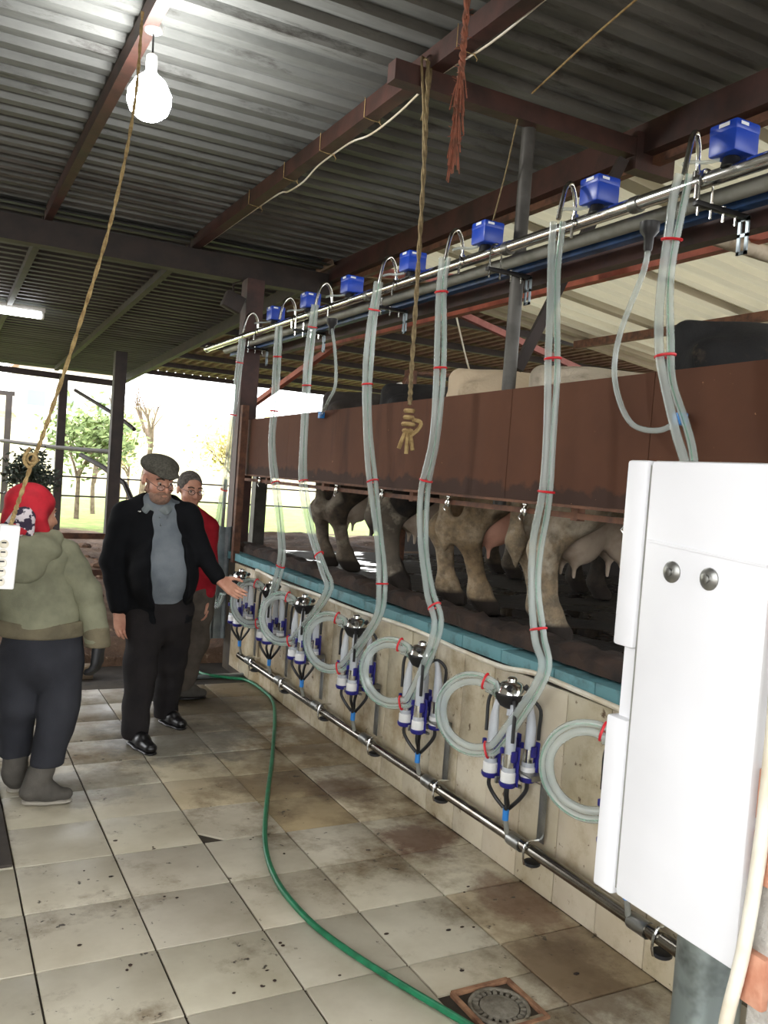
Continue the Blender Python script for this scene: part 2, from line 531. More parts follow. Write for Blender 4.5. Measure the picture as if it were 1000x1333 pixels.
def emit(name, col, strength):
    t = NT(name)
    t.b.inputs['Base Color'].default_value = (1, 1, 1, 1)
    t.b.inputs['Emission Color'].default_value = col + (1,)
    t.b.inputs['Emission Strength'].default_value = strength
    return t.m
MAT['bulb'] = emit('lit_bulb_glass', (1, .985, .95), 170)
MAT['tube_light'] = emit('lit_tube_glass', (.95, 1, 1), 14)

# ------------------------------------------------------------------ floor
PITCH, TX, TY = .376, .366, 2.413
fl = struct('floor', MB().box(-4, 2.5, -4, 6.42, -.12, -.010), MAT['grout'], 'dark grouted base under the white floor tiles')
g = .0036
tile_mesh = MB().box(g, PITCH - g, g, PITCH - g, -.014, 0, bev=.0022).mesh('tile', True, 30)
tile_mesh.materials.append(MAT['floor_tile'])
BROWN = {(3, 3): (.78, .66, .48), (3, 4): (.74, .64, .48), (2, 4): (.88, .8, .66), (4, 3): (.9, .84, .74), (4, 0): (.84, .76, .64), (4, -1): (.78, .68, .55),
         (3, 5): (.8, .74, .62), (2, 5): (.9, .86, .76), (4, 5): (.86, .8, .7), (1, 6): (.7, .68, .66), (1, 7): (.66, .63, .6), (2, 7): (.72, .68, .6), (0, 7): (.7, .66, .62),
         (3, 8): (.7, .66, .58), (4, 8): (.74, .7, .62), (2, 8): (.66, .62, .56), (1, 8): (.62, .58, .54), (0, 8): (.6, .56, .52), (2, 9): (.62, .58, .52), (3, 9): (.66, .62, .56), (4, 9): (.66, .62, .55)}
SUNK = {(3, 4): -.006, (3, 3): -.004, (3, 5): -.003}
for i in range(-4, 5):
    for j in range(-4, 10):
        if (i, j) == (3, -1):
            continue
        x, y = TX + i * PITCH, TY + j * PITCH
        me = tile_mesh
        if (i, j) == (2, 3):     # the tile with a broken corner
            bm = bmesh.new()
            p = [(g + .10, PITCH * 0 + g), (PITCH - g, g), (PITCH - g, PITCH - g), (g, PITCH - g), (g, g + .105)]
            vs = [bm.verts.new((a, b, -.014)) for a, b in p]; f = bm.faces.new(vs)
            r = bmesh.ops.extrude_face_region(bm, geom=[f])
            for v in r['geom']:
                if isinstance(v, bmesh.types.BMVert): v.co.z = 0
            bmesh.ops.recalc_face_normals(bm, faces=bm.faces[:])
            me = bpy.data.meshes.new('tile'); bm.to_mesh(me); bm.free(); me.materials.append(MAT['floor_tile'])
        o = obj('tile', me, None, fl, loc=(x, y, SUNK.get((i, j), 0) + random.uniform(-.0012, 0)))
        o.rotation_euler = (random.uniform(-.002, .002), random.uniform(-.002, .002), random.uniform(-.003, .003))
        c = BROWN.get((i, j))
        if c is None:
            q = random.uniform(.94, 1.0); c = (q, q * random.uniform(.985, 1), q * random.uniform(.95, .98))
        o.color = (*c, 1)
# tiles around the drain: an L of cut pieces
dx0, dx1, dy0, dy1 = 1.545, 1.765, 2.005, 2.225
x0, y0 = TX + 3 * PITCH, TY - PITCH
for a, b, c, d in ((x0 + g, x0 + PITCH - g, dy1 + .004, y0 + PITCH - g), (dx1 + .004, x0 + PITCH - g, y0 + g, dy1)):
    o = obj('tile', MB().box(a, b, c, d, -.014, 0, bev=.002), MAT['floor_tile'], fl)
    o.color = (.97, .95, .9, 1)
# drain
MAT['drain'] = M('worn_concrete_grate', (132, 126, 112), .8, col2=(92, 84, 70), scale=18, space='world', bump=.5)
MAT['drain_rim'] = M('rusted_drain_rim', (158, 118, 88), .8, col2=(112, 76, 54), scale=16, space='world')
dr = thing('floor_drain', 'square floor drain with round slotted grey grate and rusty rim', 'drain', ((dx0 + dx1) / 2, (dy0 + dy1) / 2, 0))
mb = MB(); hw = .108
for s_ in (-1, 1):
    mb.box(-hw, hw, s_ * hw - .007, s_ * hw + .007, -.02, .004); mb.box(s_ * hw - .007, s_ * hw + .007, -hw, hw, -.02, .0035)
obj('rim', mb, MAT['drain_rim'], dr)
obj('pan', MB().box(-.101, .101, -.101, .101, -.03, -.012), MAT['concrete'], dr)
obj('grate', MB().lathe([(.001, -.012), (.05, -.012), (.062, -.010), (.062, -.004), (.05, 0), (.012, 0), (.001, 0)], 32), MAT['drain'], dr)
obj('grate_ring', MB().torus((0, 0, -.006), .092, .007, n=36), MAT['drain'], dr)
slot = MB().box(.066, .084, -.0055, .0055, -.011, -.002).mesh('grate_bar', False); slot.materials.append(MAT['drain'])
for k in range(22):
    obj('grate_bar', slot, None, dr, rotz=2 * math.pi * k / 22)
# small dark crumbs trodden across the floor
crumb_pts = [(1.35, 2.62), (1.24, 2.43), (1.02, 2.52), (1.0, 2.45), (.98, 2.41), (.5, 2.9), (.62, 2.72), (.7, 3.3), (.62, 3.42), (1.13, 2.66), (1.5, 2.6), (1.75, 2.55), (1.9, 2.5), (1.3, 3.5), (1.36, 3.35), (.9, 3.55), (.78, 3.68), (1.62, 2.35), (1.95, 2.75), (1.98, 2.2), (.55, 2.3), (.85, 3.1)]
cs = thing('dung_crumbs', 'small dark crumbs scattered over the white floor tiles', 'dirt', (1.2, 2.7, 0)); cs['kind'] = 'stuff'
mb = MB()
for (x, y) in crumb_pts:
    for k in range(random.randint(1, 2)):
        r = random.uniform(.003, .008)
        mb.ball((x - 1.2 + random.gauss(0, .03), y - 2.7 + random.gauss(0, .03), .0015), (r * random.uniform(.8, 2.2), r, r * .4), random.choice((5, 6, 7)), 4)
o = obj('crumb', mb, MAT['kerb'], cs); o['kind'] = 'stuff'
# strip at the far end of the tiling and the dark well behind it
struct('trim_1', MB().box(1.35, 2.27, 6.36, 6.40, -.01, .018, bev=.003), MAT['galv'], 'pale metal strip at the far end of the tiled floor')
struct('trim_2', MB().box(-2.5, 2.6, 6.42, 8.2, -.5, -.06), MAT['concrete'], 'dark step behind the tiled floor')
mat_o = obj('floor_mat', MB().box(-.6, .36, 3.55, 4.62, .001, .014, bev=.004), MAT['concrete'])
tag(mat_o, 'dark mat lying at the left edge of the tiles', 'mat')

# ------------------------------------------------------------------ pit wall on the right: body, tiles, teal ledge, kerb
wr = struct('wall_right', MB().box(2.25, 2.60, -1.5, 6.95, -.1, .845), MAT['grout'], 'low pit wall clad with cream tiles under the cow platform')
WP = .2445
mesh_lo = MB().box(-.012, 0, g * .6, WP - g * .6, 0.002, .428, bev=.002).mesh('tile'); mesh_lo.materials.append(MAT['wall_tile'])
mesh_up = MB().box(-.012, 0, g * .6, WP - g * .6, .432, .838, bev=.002).mesh('tile'); mesh_up.materials.append(MAT['wall_tile'])
for j in range(-5, 20):
    y = 2.10 + j * WP
    if y < .9 or y + WP > 6.96: continue
    for me in (mesh_lo, mesh_up):
        o = obj('tile', me, None, wr, loc=(2.2505 + random.uniform(-.0015, .001), y, 0))
        q = random.uniform(.88, 1.0); o.color = (q, q * random.uniform(.97, 1), q * random.uniform(.9, .98), 1)
y = 1.0
k = 0
while y < 6.9:
    L = min(random.choice((.24, .31, .36)), 6.95 - y)
    obj('ledge_tile', MB().box(2.235, 2.43, y + .002, y + L - .002, .855, .912 + random.uniform(-.004, .004), bev=.003), MAT['ledge'], wr)
    y += L; k += 1
# caked kerb on top (lumpy bar)
mb = MB(); ny = 120; prof = [(2.30, .925), (2.295, .975), (2.32, .995), (2.40, 1.0), (2.46, .975), (2.48, .90)]
V = []; F = []
for a in range(ny + 1):
    yy = 1.0 + 5.95 * a / ny
    for q, (px, pz) in enumerate(prof):
        V.append((px + random.uniform(-.008, .008), yy, pz + (random.uniform(-.012, .012) if q else 0)))
m_ = len(prof)
for a in range(ny):
    for q in range(m_ - 1):
        F.append((a * m_ + q, a * m_ + q + 1, (a + 1) * m_ + q + 1, (a + 1) * m_ + q))
mb.add(V, F)
struct('trim_3', mb, MAT['kerb'], 'dung caked kerb along the cow platform edge')
# platform the cows stand on
struct('platform', MB().box(2.44, 5.4, -1.5, 7.3, .2, .90), MAT['platform'], 'wet dark platform the cows stand on')
# white pipe along the top of the wall
P = [(2.228, y, .842 + .008 * math.sin(y * 2.1) + .006 * math.sin(y * 5.3) + (.022 if y < 2.9 else 0)) for y in np.linspace(1.2, 6.2, 26)]
o = obj('water_pipe', MB().tube(P, .0115, 8, 3), MAT['pvc_white']); tag(o, 'thin white pipe running along the top of the tiled wall', 'pipe')

# ------------------------------------------------------------------ pillar with the white box at the right edge
pr = struct('wall_near', MB().box(1.02, 1.6, .30, .765, 0, 3.45), MAT['plaster'], 'rough plastered brick pillar behind the white box')
for k in (2, 4, 5, 8):
    z = .78 + k * .083
    obj('brick', MB().box(1.008, 1.25, .735 + .004 * (k % 2), .772, z, z + .072, bev=.004), MAT['brick'], pr)
bx = thing('white_wall_box', 'white enamel box with two round bolts fixed at the right edge', 'box', (1.0, .98, .92))
# cabinet side + door; box spans x 1.00..1.42, y .775...1.01 (body), door at the far side
mb = MB().box(0, .45, -.205, .028, .062, .757, bev=.006)
V = []
obj('body', mb, MAT['enamel'], bx)
dm = MB().box(-.002, .45, .034, .078, .457, .757, bev=.005)
obj('door', dm, MAT['enamel'], bx)
obj('lower_door', MB().box(-.002, .45, .034, .078, .058, .342, bev=.005), MAT['enamel'], bx)
obj('handle_recess', MB().box(.014, .45, .034, .066, .342, .457), MAT['enamel'], bx)
obj('seal', MB().box(.006, .44, .028, .034, .07, .75), MAT['pvc_grey'], bx)
obj('crease', MB().bar((-.001, .02, .632), (-.001, -.2, .618), .003, .004), MAT['enamel'], bx)
for yy, zz in ((-.034, .589), (-.105, .588)):
    bt = obj('bolt', MB().lathe([(.0165, 0), (.0165, .002), (.012, .005), (.006, .006), (.006, .010), (.003, .011)], 20, (0, yy, zz), Matrix.Rotation(-math.pi / 2, 3, 'Y')), MAT['steel'], bx)
cd = obj('cable_conduit', MB().tube([(1.0, .76, 1.75), (.999, .752, 1.54), (.998, .748, 1.25), (.997, .758, 1.05), (.996, .775, .93), (.999, .78, .905)], .0095, 10, 4), MAT['pvc_white'])
tag(cd, 'white cable conduit running down the plaster pillar', 'conduit')
dm_ = thing('steel_cylinder', 'dull galvanised cylinder standing below the white box', 'cylinder', (1.985, 1.62, 0))
obj('shell', MB().lathe([(.09, 0.0), (.093, .01), (.09, .02), (.09, .80), (.093, .81), (.09, .82)], 32), M('stained_galvanised', (150, 160, 158), .4, metal=.7, col2=(58, 58, 56), scale=6, lo=.5, hi=.75), dm_)
obj('rim', MB().torus((0, 0, .82), .09, .006, n=32), MAT['galv'], dm_)

# ------------------------------------------------------------------ yard all round and the manger wall in front of the cows
struct('ground_yard', MB().box(-60, 60, -60, 90, -.62, -.52), M('grey_yard_earth', (120, 108, 92), .95, col2=(96, 84, 70), scale=.8, space='world'), 'bare yard ground around the parlour')
struct('blocker_wall_left', MB().box(-1.75, -1.6, 1.2, 6.4, 0, 3.45), MAT['plaster'], 'unseen plastered wall added left of the alley to cut side light')  # added out of view to hold back daylight from the left
struct('wall_manger', MB().box(5.35, 5.5, -1.5, 10.2, 0, 2.2), MAT['manger'], 'dark manger wall in front of the cows')

# ------------------------------------------------------------------ roofs
def corrugated(x0, x1, y0, y1, zf, pitch, depth, axis, thick=.002):
    """trapezoid profile; axis='x': ribs run along x and repeat in y"""
    prof = [(0, 0), (.38, 0), (.5, 1), (.88, 1)]
    V = []; F = []
    a0, a1 = (y0, y1) if axis == 'x' else (x0, x1)
    b0, b1 = (x0, x1) if axis == 'x' else (y0, y1)
    us = []
    k = math.floor(a0 / pitch)
    while k * pitch < a1:
        for u, w in prof:
            p = (k + u) * pitch
            if a0 <= p <= a1: us.append((p, w * depth))
        k += 1
    nb = 3
    for (p, w) in us:
        for q in range(nb):
            b = b0 + (b1 - b0) * q / (nb - 1)
            x, y = (b, p) if axis == 'x' else (p, b)
            V.append((x, y, zf(x, y) + w))
    for i in range(len(us) - 1):
        for q in range(nb - 1):
            F.append((i * nb + q, i * nb + q + 1, (i + 1) * nb + q + 1, (i + 1) * nb + q))
    return MB().add(V, F)

def roof(name, label, mat, x0, x1, y0, y1, zf, pitch, depth, axis, width):
    """a roof plane whose separate sheets are children"""
    root = thing(name, label, None, (0, 0, 0)); root['kind'] = 'structure'
    a = (y0 if axis == 'x' else x0); end = (y1 if axis == 'x' else x1)
    n = 0
    while a < end - .01:
        b = min(a + width, end)
        zz = zf if n % 2 == 0 else (lambda x, y: zf(x, y) + .004)
        mb = corrugated(x0, x1, a - pitch * .05, b + pitch * 1.05, zz, pitch, depth, axis) if axis == 'x' else corrugated(a - pitch * .05, b + pitch * 1.05, y0, y1, zz, pitch, depth, axis)
        obj('roof_sheet', mb, mat, root, smooth=False)
        a = b; n += 1
    return root
ROOF_Z = 3.485
zfar = lambda y: ROOF_Z - max(0, y - 7.2) * .040
roof('ceiling', 'grey corrugated metal roof over the milking alley', MAT['roof'], -2.6, 3.16, -3.5, 7.2, lambda x, y: ROOF_Z, .172, .032, 'x', .86)
roof('ceiling_far', 'dark corrugated roof beyond the cross girder', MAT['roof_shaded'], -2.6, 3.1, 7.05, 16.0, lambda x, y: zfar(y) - .04, .172, .032, 'x', .86)
roof('ceiling_right', 'pale ribbed roof sloping down over the cows', MAT['roof_pale'], 3.0, 7.6, -1.2, 7.4, lambda x, y: 3.60 - .12 * (x - 3.1), .24, .045, 'x', 1.05)
roof('ceiling_back', 'brown weathered corrugated roof beyond the cows', MAT['roof_brown'], 2.95, 15, 7.0, 16.2, lambda x, y: 3.42 - .02 * (y - 7.6), .16, .045, 'y', 1.2)

def beam(name, a, b, w, h, mat, label):
    a = Vector(a); b = Vector(b)
    return struct(name, MB().bar(a, b, w, h), MAT[mat], label, smooth=False)
beam('purlin', (.72, -3.4, 3.432), (.72, 7.2, 3.432), .055, .09, 'beam', 'roof purlin above the lit bulb')
beam('purlin', (.72, 7.3, 3.42), (.72, 15.9, 3.08), .055, .09, 'beam_dark', 'roof purlin continuing past the girder on the left')
beam('purlin', (1.86, -3.4, 3.432), (1.86, 7.2, 3.432), .07, .09, 'beam', 'roof purlin crossing above the short beam')
beam('purlin', (1.86, 7.3, 3.42), (1.86, 15.9, 3.08), .06, .09, 'beam_dark', 'roof purlin continuing past the girder in the middle')
beam('edge_beam', (3.10, -3.4, 3.395), (3.10, 7.4, 3.395), .07, .15, 'beam', 'thick rusty beam along the roof edge above the cows')
beam('edge_beam', (3.02, 7.4, 3.36), (2.95, 15.9, 2.98), .07, .12, 'beam_dark', 'dark beam along the far roof edge')
beam('edge_angle', (3.155, -3.4, 3.30), (3.155, 7.4, 3.30), .05, .04, 'rust', 'thin rusty angle under the roof edge beam')
beam('cross_girder', (-2.6, 7.22, 3.29), (3.1, 7.22, 3.29), .12, .19, 'beam_dark', 'dark cross girder under the roof')
beam('end_girder', (-2.6, 15.8, 3.02), (2.95, 15.8, 2.92), .08, .1, 'beam_dark', 'dark beam at the far end of the roof')
beam('cross_beam', (1.66, 3.36, 3.343), (3.24, 3.36, 3.343), .07, .085, 'beam', 'short rusty beam carried by the steel pole')
g1 = struct('gusset', MB().box(3.02, 3.28, 3.32, 3.40, 3.235, 3.42), MAT['beam'], 'rusty bracket joining short beam and roof edge', smooth=False)
struct('pole', MB().tube([(2.42, 3.40, 1.53), (2.42, 3.40, 3.38)], .033, 16), MAT['pole'], 'round grey steel pole standing behind the rusty panel')
beam('brace', (2.98, 3.37, 3.28), (2.55, 3.52, 2.2), .05, .05, 'beam_dark', 'dark diagonal brace beside the steel pole')
# right-hand shed steelwork
beam('shed_purlin', (6.1, -1.2, 3.19), (6.1, 7.4, 3.19), .06, .08, 'rust', 'rusty purlin low under the pale sloping roof')
beam('shed_rafter', (4.5, 3.95, .9), (4.5, 3.95, 3.40), .10, .10, 'beam', 'brown post rising behind the black cow', )
beam('service_beam', (2.555, .6, 2.637), (2.555, 7.25, 2.637), .06, .10, 'beam', 'brown beam behind the milk line')
beam('angle_iron', (2.98, .6, 2.722), (2.98, 7.25, 2.722), .05, .05, 'orange', 'orange angle iron behind the brown beam')
beam('shed_post', (4.42, 6.5, .9), (4.42, 6.5, 3.35), .09, .09, 'orange', 'bright orange post behind the cows')
beam('tie', (3.2, 5.25, 2.83), (4.5, 5.25, 2.53), .045, .045, 'pink', 'faded red diagonal pipe under the pale roof')
beam('tie', (3.05, 6.6, 2.78), (3.05, 9.4, 2.2), .05, .05, 'orange', 'long orange diagonal strut on the far side')
beam('tie', (3.15, 6.9, 3.38), (3.8, 6.2, 3.3), .06, .08, 'pink', 'faded red strut beside the far pulsators')
# girts of the far brown roof
for k in range(7):
    y = 8.1 + k * 1.3
    beam('back_purlin', (3.0, y, 3.37 - .02 * (y - 7.6)), (15, y, 3.37 - .02 * (y - 7.6)), .06, .08, 'beam_dark', 'dark purlin of the brown far roof, one of a row')
for x in (3.6, 5.6, 7.6, 9.8):
    beam('back_post', (x, 12.5, .3), (x, 12.5, 3.28), .09, .09, 'beam', 'dark post under the brown far roof')
# posts under the far left roof
def post(name, x, y, z1, w, mat, label, z0=.25):
    return struct(name, MB().box(x - w / 2, x + w / 2, y - w / 2, y + w / 2, z0, z1), MAT[mat], label, smooth=False)
post('roof_post', 2.36, 7.12, 3.2, .15, 'beam', 'thick brown post at the far end of the rusty panel', .3)
post('roof_post', 2.245, 6.78, 2.12, .055, 'rust', 'thin rusty upright in front of the thick brown post', .84)
post('roof_post', 2.33, 12.7, 3.12, .16, 'beam_dark', 'dark post behind the man in the flat cap')
post('roof_post', 1.95, 15.6, 2.95, .13, 'beam_dark', 'dark post further back between the trees and the dirt')
beam('end_girder', (-3, 19.5, 2.80), (1.5, 19.5, 2.78), .08, .09, 'beam_dark', 'dark rail joining the farthest post')
post('roof_post', 1.4, 19.5, 2.75, .12, 'beam_dark', 'dark post farthest back at the left')
post('roof_post', 2.92, 8.2, 1.7, .12, 'pole', 'grey post behind the panel end', .3)
fl_ = thing('flood_lamp', 'small dark flood lamp under the girder beside the thick post', 'lamp', (2.2, 7.05, 2.98))
obj('housing', MB().box(-.11, .05, -.05, .05, -.07, .07, rot=Matrix.Rotation(.35, 3, 'Y'), bev=.008), MAT['beam_dark'], fl_)
obj('yoke', MB().tube([(-.02, .03, .05), (-.02, .05, .16), (.06, .05, .2)], .008, 6), MAT['beam_dark'], fl_)

# ------------------------------------------------------------------ rusty splash panel and rail
pn = thing('splash_panel', 'long rust brown steel splash panel hiding the cows rumps', 'panel', (2.30, 4.3, 1.56))
segs = [(1.15, 2.33), (2.33, 3.19), (3.19, 4.62), (4.62, 5.9), (5.9, 7.1)]
for a, b in segs:
    za = 2.075 - (a - 1.8) * .013; zb = 2.075 - (b - 1.8) * .013
    mb = MB().add([(2.295, a + .002, 1.565), (2.295, b - .002, 1.565), (2.295, b - .002, zb), (2.295, a + .002, za), (2.315, a + .002, 1.565), (2.315, b - .002, 1.565), (2.315, b - .002, zb), (2.315, a + .002, za)],
                  [(0, 3, 2, 1), (4, 5, 6, 7), (0, 4, 7, 3), (1, 2, 6, 5), (2, 3, 7, 6), (0, 1, 5, 4)])
    obj('steel_sheet', W(mb, (2.30, 4.3, 1.56)), MAT['panel'], pn, smooth=False)
obj('bottom_angle', W(MB().box(2.295, 2.36, 1.15, 7.1, 1.552, 1.564), (2.30, 4.3, 1.56)), MAT['rust'], pn)
for y in (1.6, 2.75, 4.1, 5.3, 6.4):
    obj('hanger', W(MB().box(2.33, 2.37, y - .02, y + .02, 1.50, 1.58), (2.30, 4.3, 1.56)), MAT['rust'], pn)
rl = thing('rump_rail', 'thin rusty rail under the splash panel', 'rail', (2.34, 4.2, 1.52))
obj('rail_bar', W(MB().box(2.328, 2.348, 1.2, 7.05, 1.508, 1.532), (2.34, 4.2, 1.52)), MAT['rust'], rl)
for y in (3.06, 3.69, 4.41, 5.04, 6.5, 2.42):
    cl = obj('wing_clip', W(MB().lathe([(.004, -.03), (.012, -.018), (.015, 0), (.009, .012), (.012, .02), (.010, .03), (.004, .038)], 10, (2.315, y, 1.525)), (2.34, 4.2, 1.52)), MAT['chrome'], rl)
    obj('clip_wing', W(MB().box(2.305, 2.322, y - .018, y + .018, 1.512, 1.522).tube([(2.315, y + .02, 1.51), (2.305, y + .03, 1.49), (2.315, y + .025, 1.475)], .003, 6), (2.34, 4.2, 1.52)), MAT['chrome'], cl)
# ------------------------------------------------------------------ milk line under the roof
ml = thing('milk_line', 'shiny steel milk pipe running above the splash panel', 'pipe', (2.25, 4.5, 2.685))
b0 = (2.25, 4.5, 2.685)
obj('milk_pipe', W(MB().tube([(2.25, .9, 2.685), (2.25, 8.0, 2.695)], .026, 16), b0), MAT['chrome'], ml)
obj('pipe_cap', W(MB().lathe([(.026, 0), (.032, 0), (.032, .02), (.02, .03)], 16, (2.25, 8.0, 2.695), Matrix.Rotation(-math.pi / 2, 3, 'X')), b0), MAT['chrome'], ml)
for y in (2.45, 3.25, 4.65, 5.5):
    obj('union', W(MB().tube([(2.25, y - .02, 2.685), (2.25, y + .02, 2.685)], .031, 16), b0), MAT['steel'], ml)
vl = thing('vacuum_line', 'grey plastic vacuum pipe just below the shiny milk pipe', 'pipe', (2.30, 4.5, 2.615))
obj('vacuum_pipe', W(MB().tube([(2.335, .9, 2.652), (2.335, 7.7, 2.66)], .028, 18), (2.30, 4.5, 2.615)), MAT['pvc_grey'], vl)
bl = obj('support_bar', W(MB().box(2.375, 2.425, .9, 7.7, 2.615, 2.675, bev=.004), (2.4, 4.5, 2.59)), MAT['blue_paint'], loc=(2.4, 4.5, 2.59))
tag(bl, 'blue painted bar behind the grey vacuum pipe', 'bar')
br_y = (2.125, 3.34, 4.53, 5.72, 6.9)
words = ['nearest the white box', 'beside the round steel pole', 'behind the knotted rope', 'third from the far end', 'at the far end of the milk line']
for y, w in zip(br_y, words):
    br = thing('pipe_bracket', 'black arm with silver slotted hanger ' + w, 'bracket', (2.25, y, 2.60), group='pipe brackets')
    obj('arm', MB().box(-.045, .20, -.012, .012, -.005, .012, bev=.002), MAT['black'], br)
    hg = MB()
    for s_ in (-1, 1): hg.box(.19, .197, s_ * .016 - .006, s_ * .016 + .006, -.125, .005)
    for z in (-.125, -.065, -.01): hg.box(.19, .197, -.022, .022, z, z + .012)
    obj('slotted_hanger', hg, MAT['galv'], br)
    ub = obj('u_bolt', MB().tube([(-.03, 0, -.03), (-.03, 0, .085), (-.015, 0, .118), (.015, 0, .118), (.03, 0, .085), (.03, 0, -.03)], .004, 6, 3), MAT['chrome'], br)
    for x in (-.03, .03, .09, .15):
        obj('bolt', MB().tube([(x, 0, -.035), (x, 0, .018)], .0045, 6).tube([(x, 0, .010), (x, 0, .018)], .008, 6), MAT['chrome'], br)

# pulsators: blue boxes on the milk line
pul_y = (2.03, 2.667, 3.431, 4.139, 4.899, 5.56, 6.231)
pul = None
pw = ['at the near right end, largest', 'second from the right', 'third from the right, left of the steel pole', 'behind the hanging knotted rope', 'fifth from the right', 'sixth from the right', 'smallest, at the far end by the dark post']
for y, w in zip(pul_y, pw):
    if pul is None:
        pul = thing('pulsator', '', 'pulsator', group='pulsators on the milk line')
        obj('housing', MB().box(-.05, .06, -.055, .055, .03, .125, bev=.008), MAT['blue'], pul)
        obj('lid', MB().box(-.051, .061, -.056, .056, .095, .132, bev=.008), MAT['blue'], pul)
        lb = obj('print', MB().box(-.0545, -.0535, -.03, .012, .112, .124), MAT['label_white'], pul, smooth=False); lb['label'] = 'small white printed mark'
        obj('print', MB().box(-.034, .0, -.0590, -.0582, .112, .122), MAT['label_white'], pul, smooth=False)
        obj('foot', MB().tube([(0, 0, .0), (0, 0, .035)], [.034, .024], 12), MAT['black'], pul)
        obj('nozzle', MB().tube([(-.03, .02, .022), (-.06, .05, .015), (-.10, .07, .012), (-.13, .08, 0)], .007, 8, 3), MAT['clear'], pul)
        obj('cable', MB().tube([(.06, -.02, .06), (.09, -.03, .04), (.08, -.05, .0), (.04, -.09, -.02)], .003, 6, 3), MAT['black'], pul)
        p = pul
    else: p = copy_tree(pul)
    p.location = (2.25, y, 2.704); p['label'] = 'blue pulsator box on the milk line ' + w

# ------------------------------------------------------------------ lower wash pipe
wp = thing('wash_line', 'steel wash pipe running low along the tiled wall', 'pipe', (2.17, 4, .19)); b0 = (2.17, 4, .19)
obj('wash_pipe', W(MB().tube([(2.17, 1.2, .187), (2.17, 2.6, .195), (2.17, 4.2, .185), (2.17, 6.3, .18)], .024, 16, 4), b0), MAT['dull_chrome'], wp)
for y in (1.97, 2.66, 3.35, 4.03, 4.70, 5.35, 5.97):
    cl = obj('pipe_clamp', W(MB().tube([(2.19, y, .14), (2.145, y, .14), (2.138, y, .19), (2.15, y, .222), (2.17, y, .23), (2.19, y, .228), (2.222, y, .226)], .005, 6, 2), b0), MAT['chrome'], wp)
    obj('rubber_pad', W(MB().lathe([(.03, 0), (.034, .004), (.034, .014), (.026, .018)], 16, (2.185, y, .13)), b0), MAT['black'], cl)
    obj('coupling', W(MB().tube([(2.17, y + .05, .19), (2.17, y + .13, .19)], .029, 12), b0), MAT['steel'], wp)

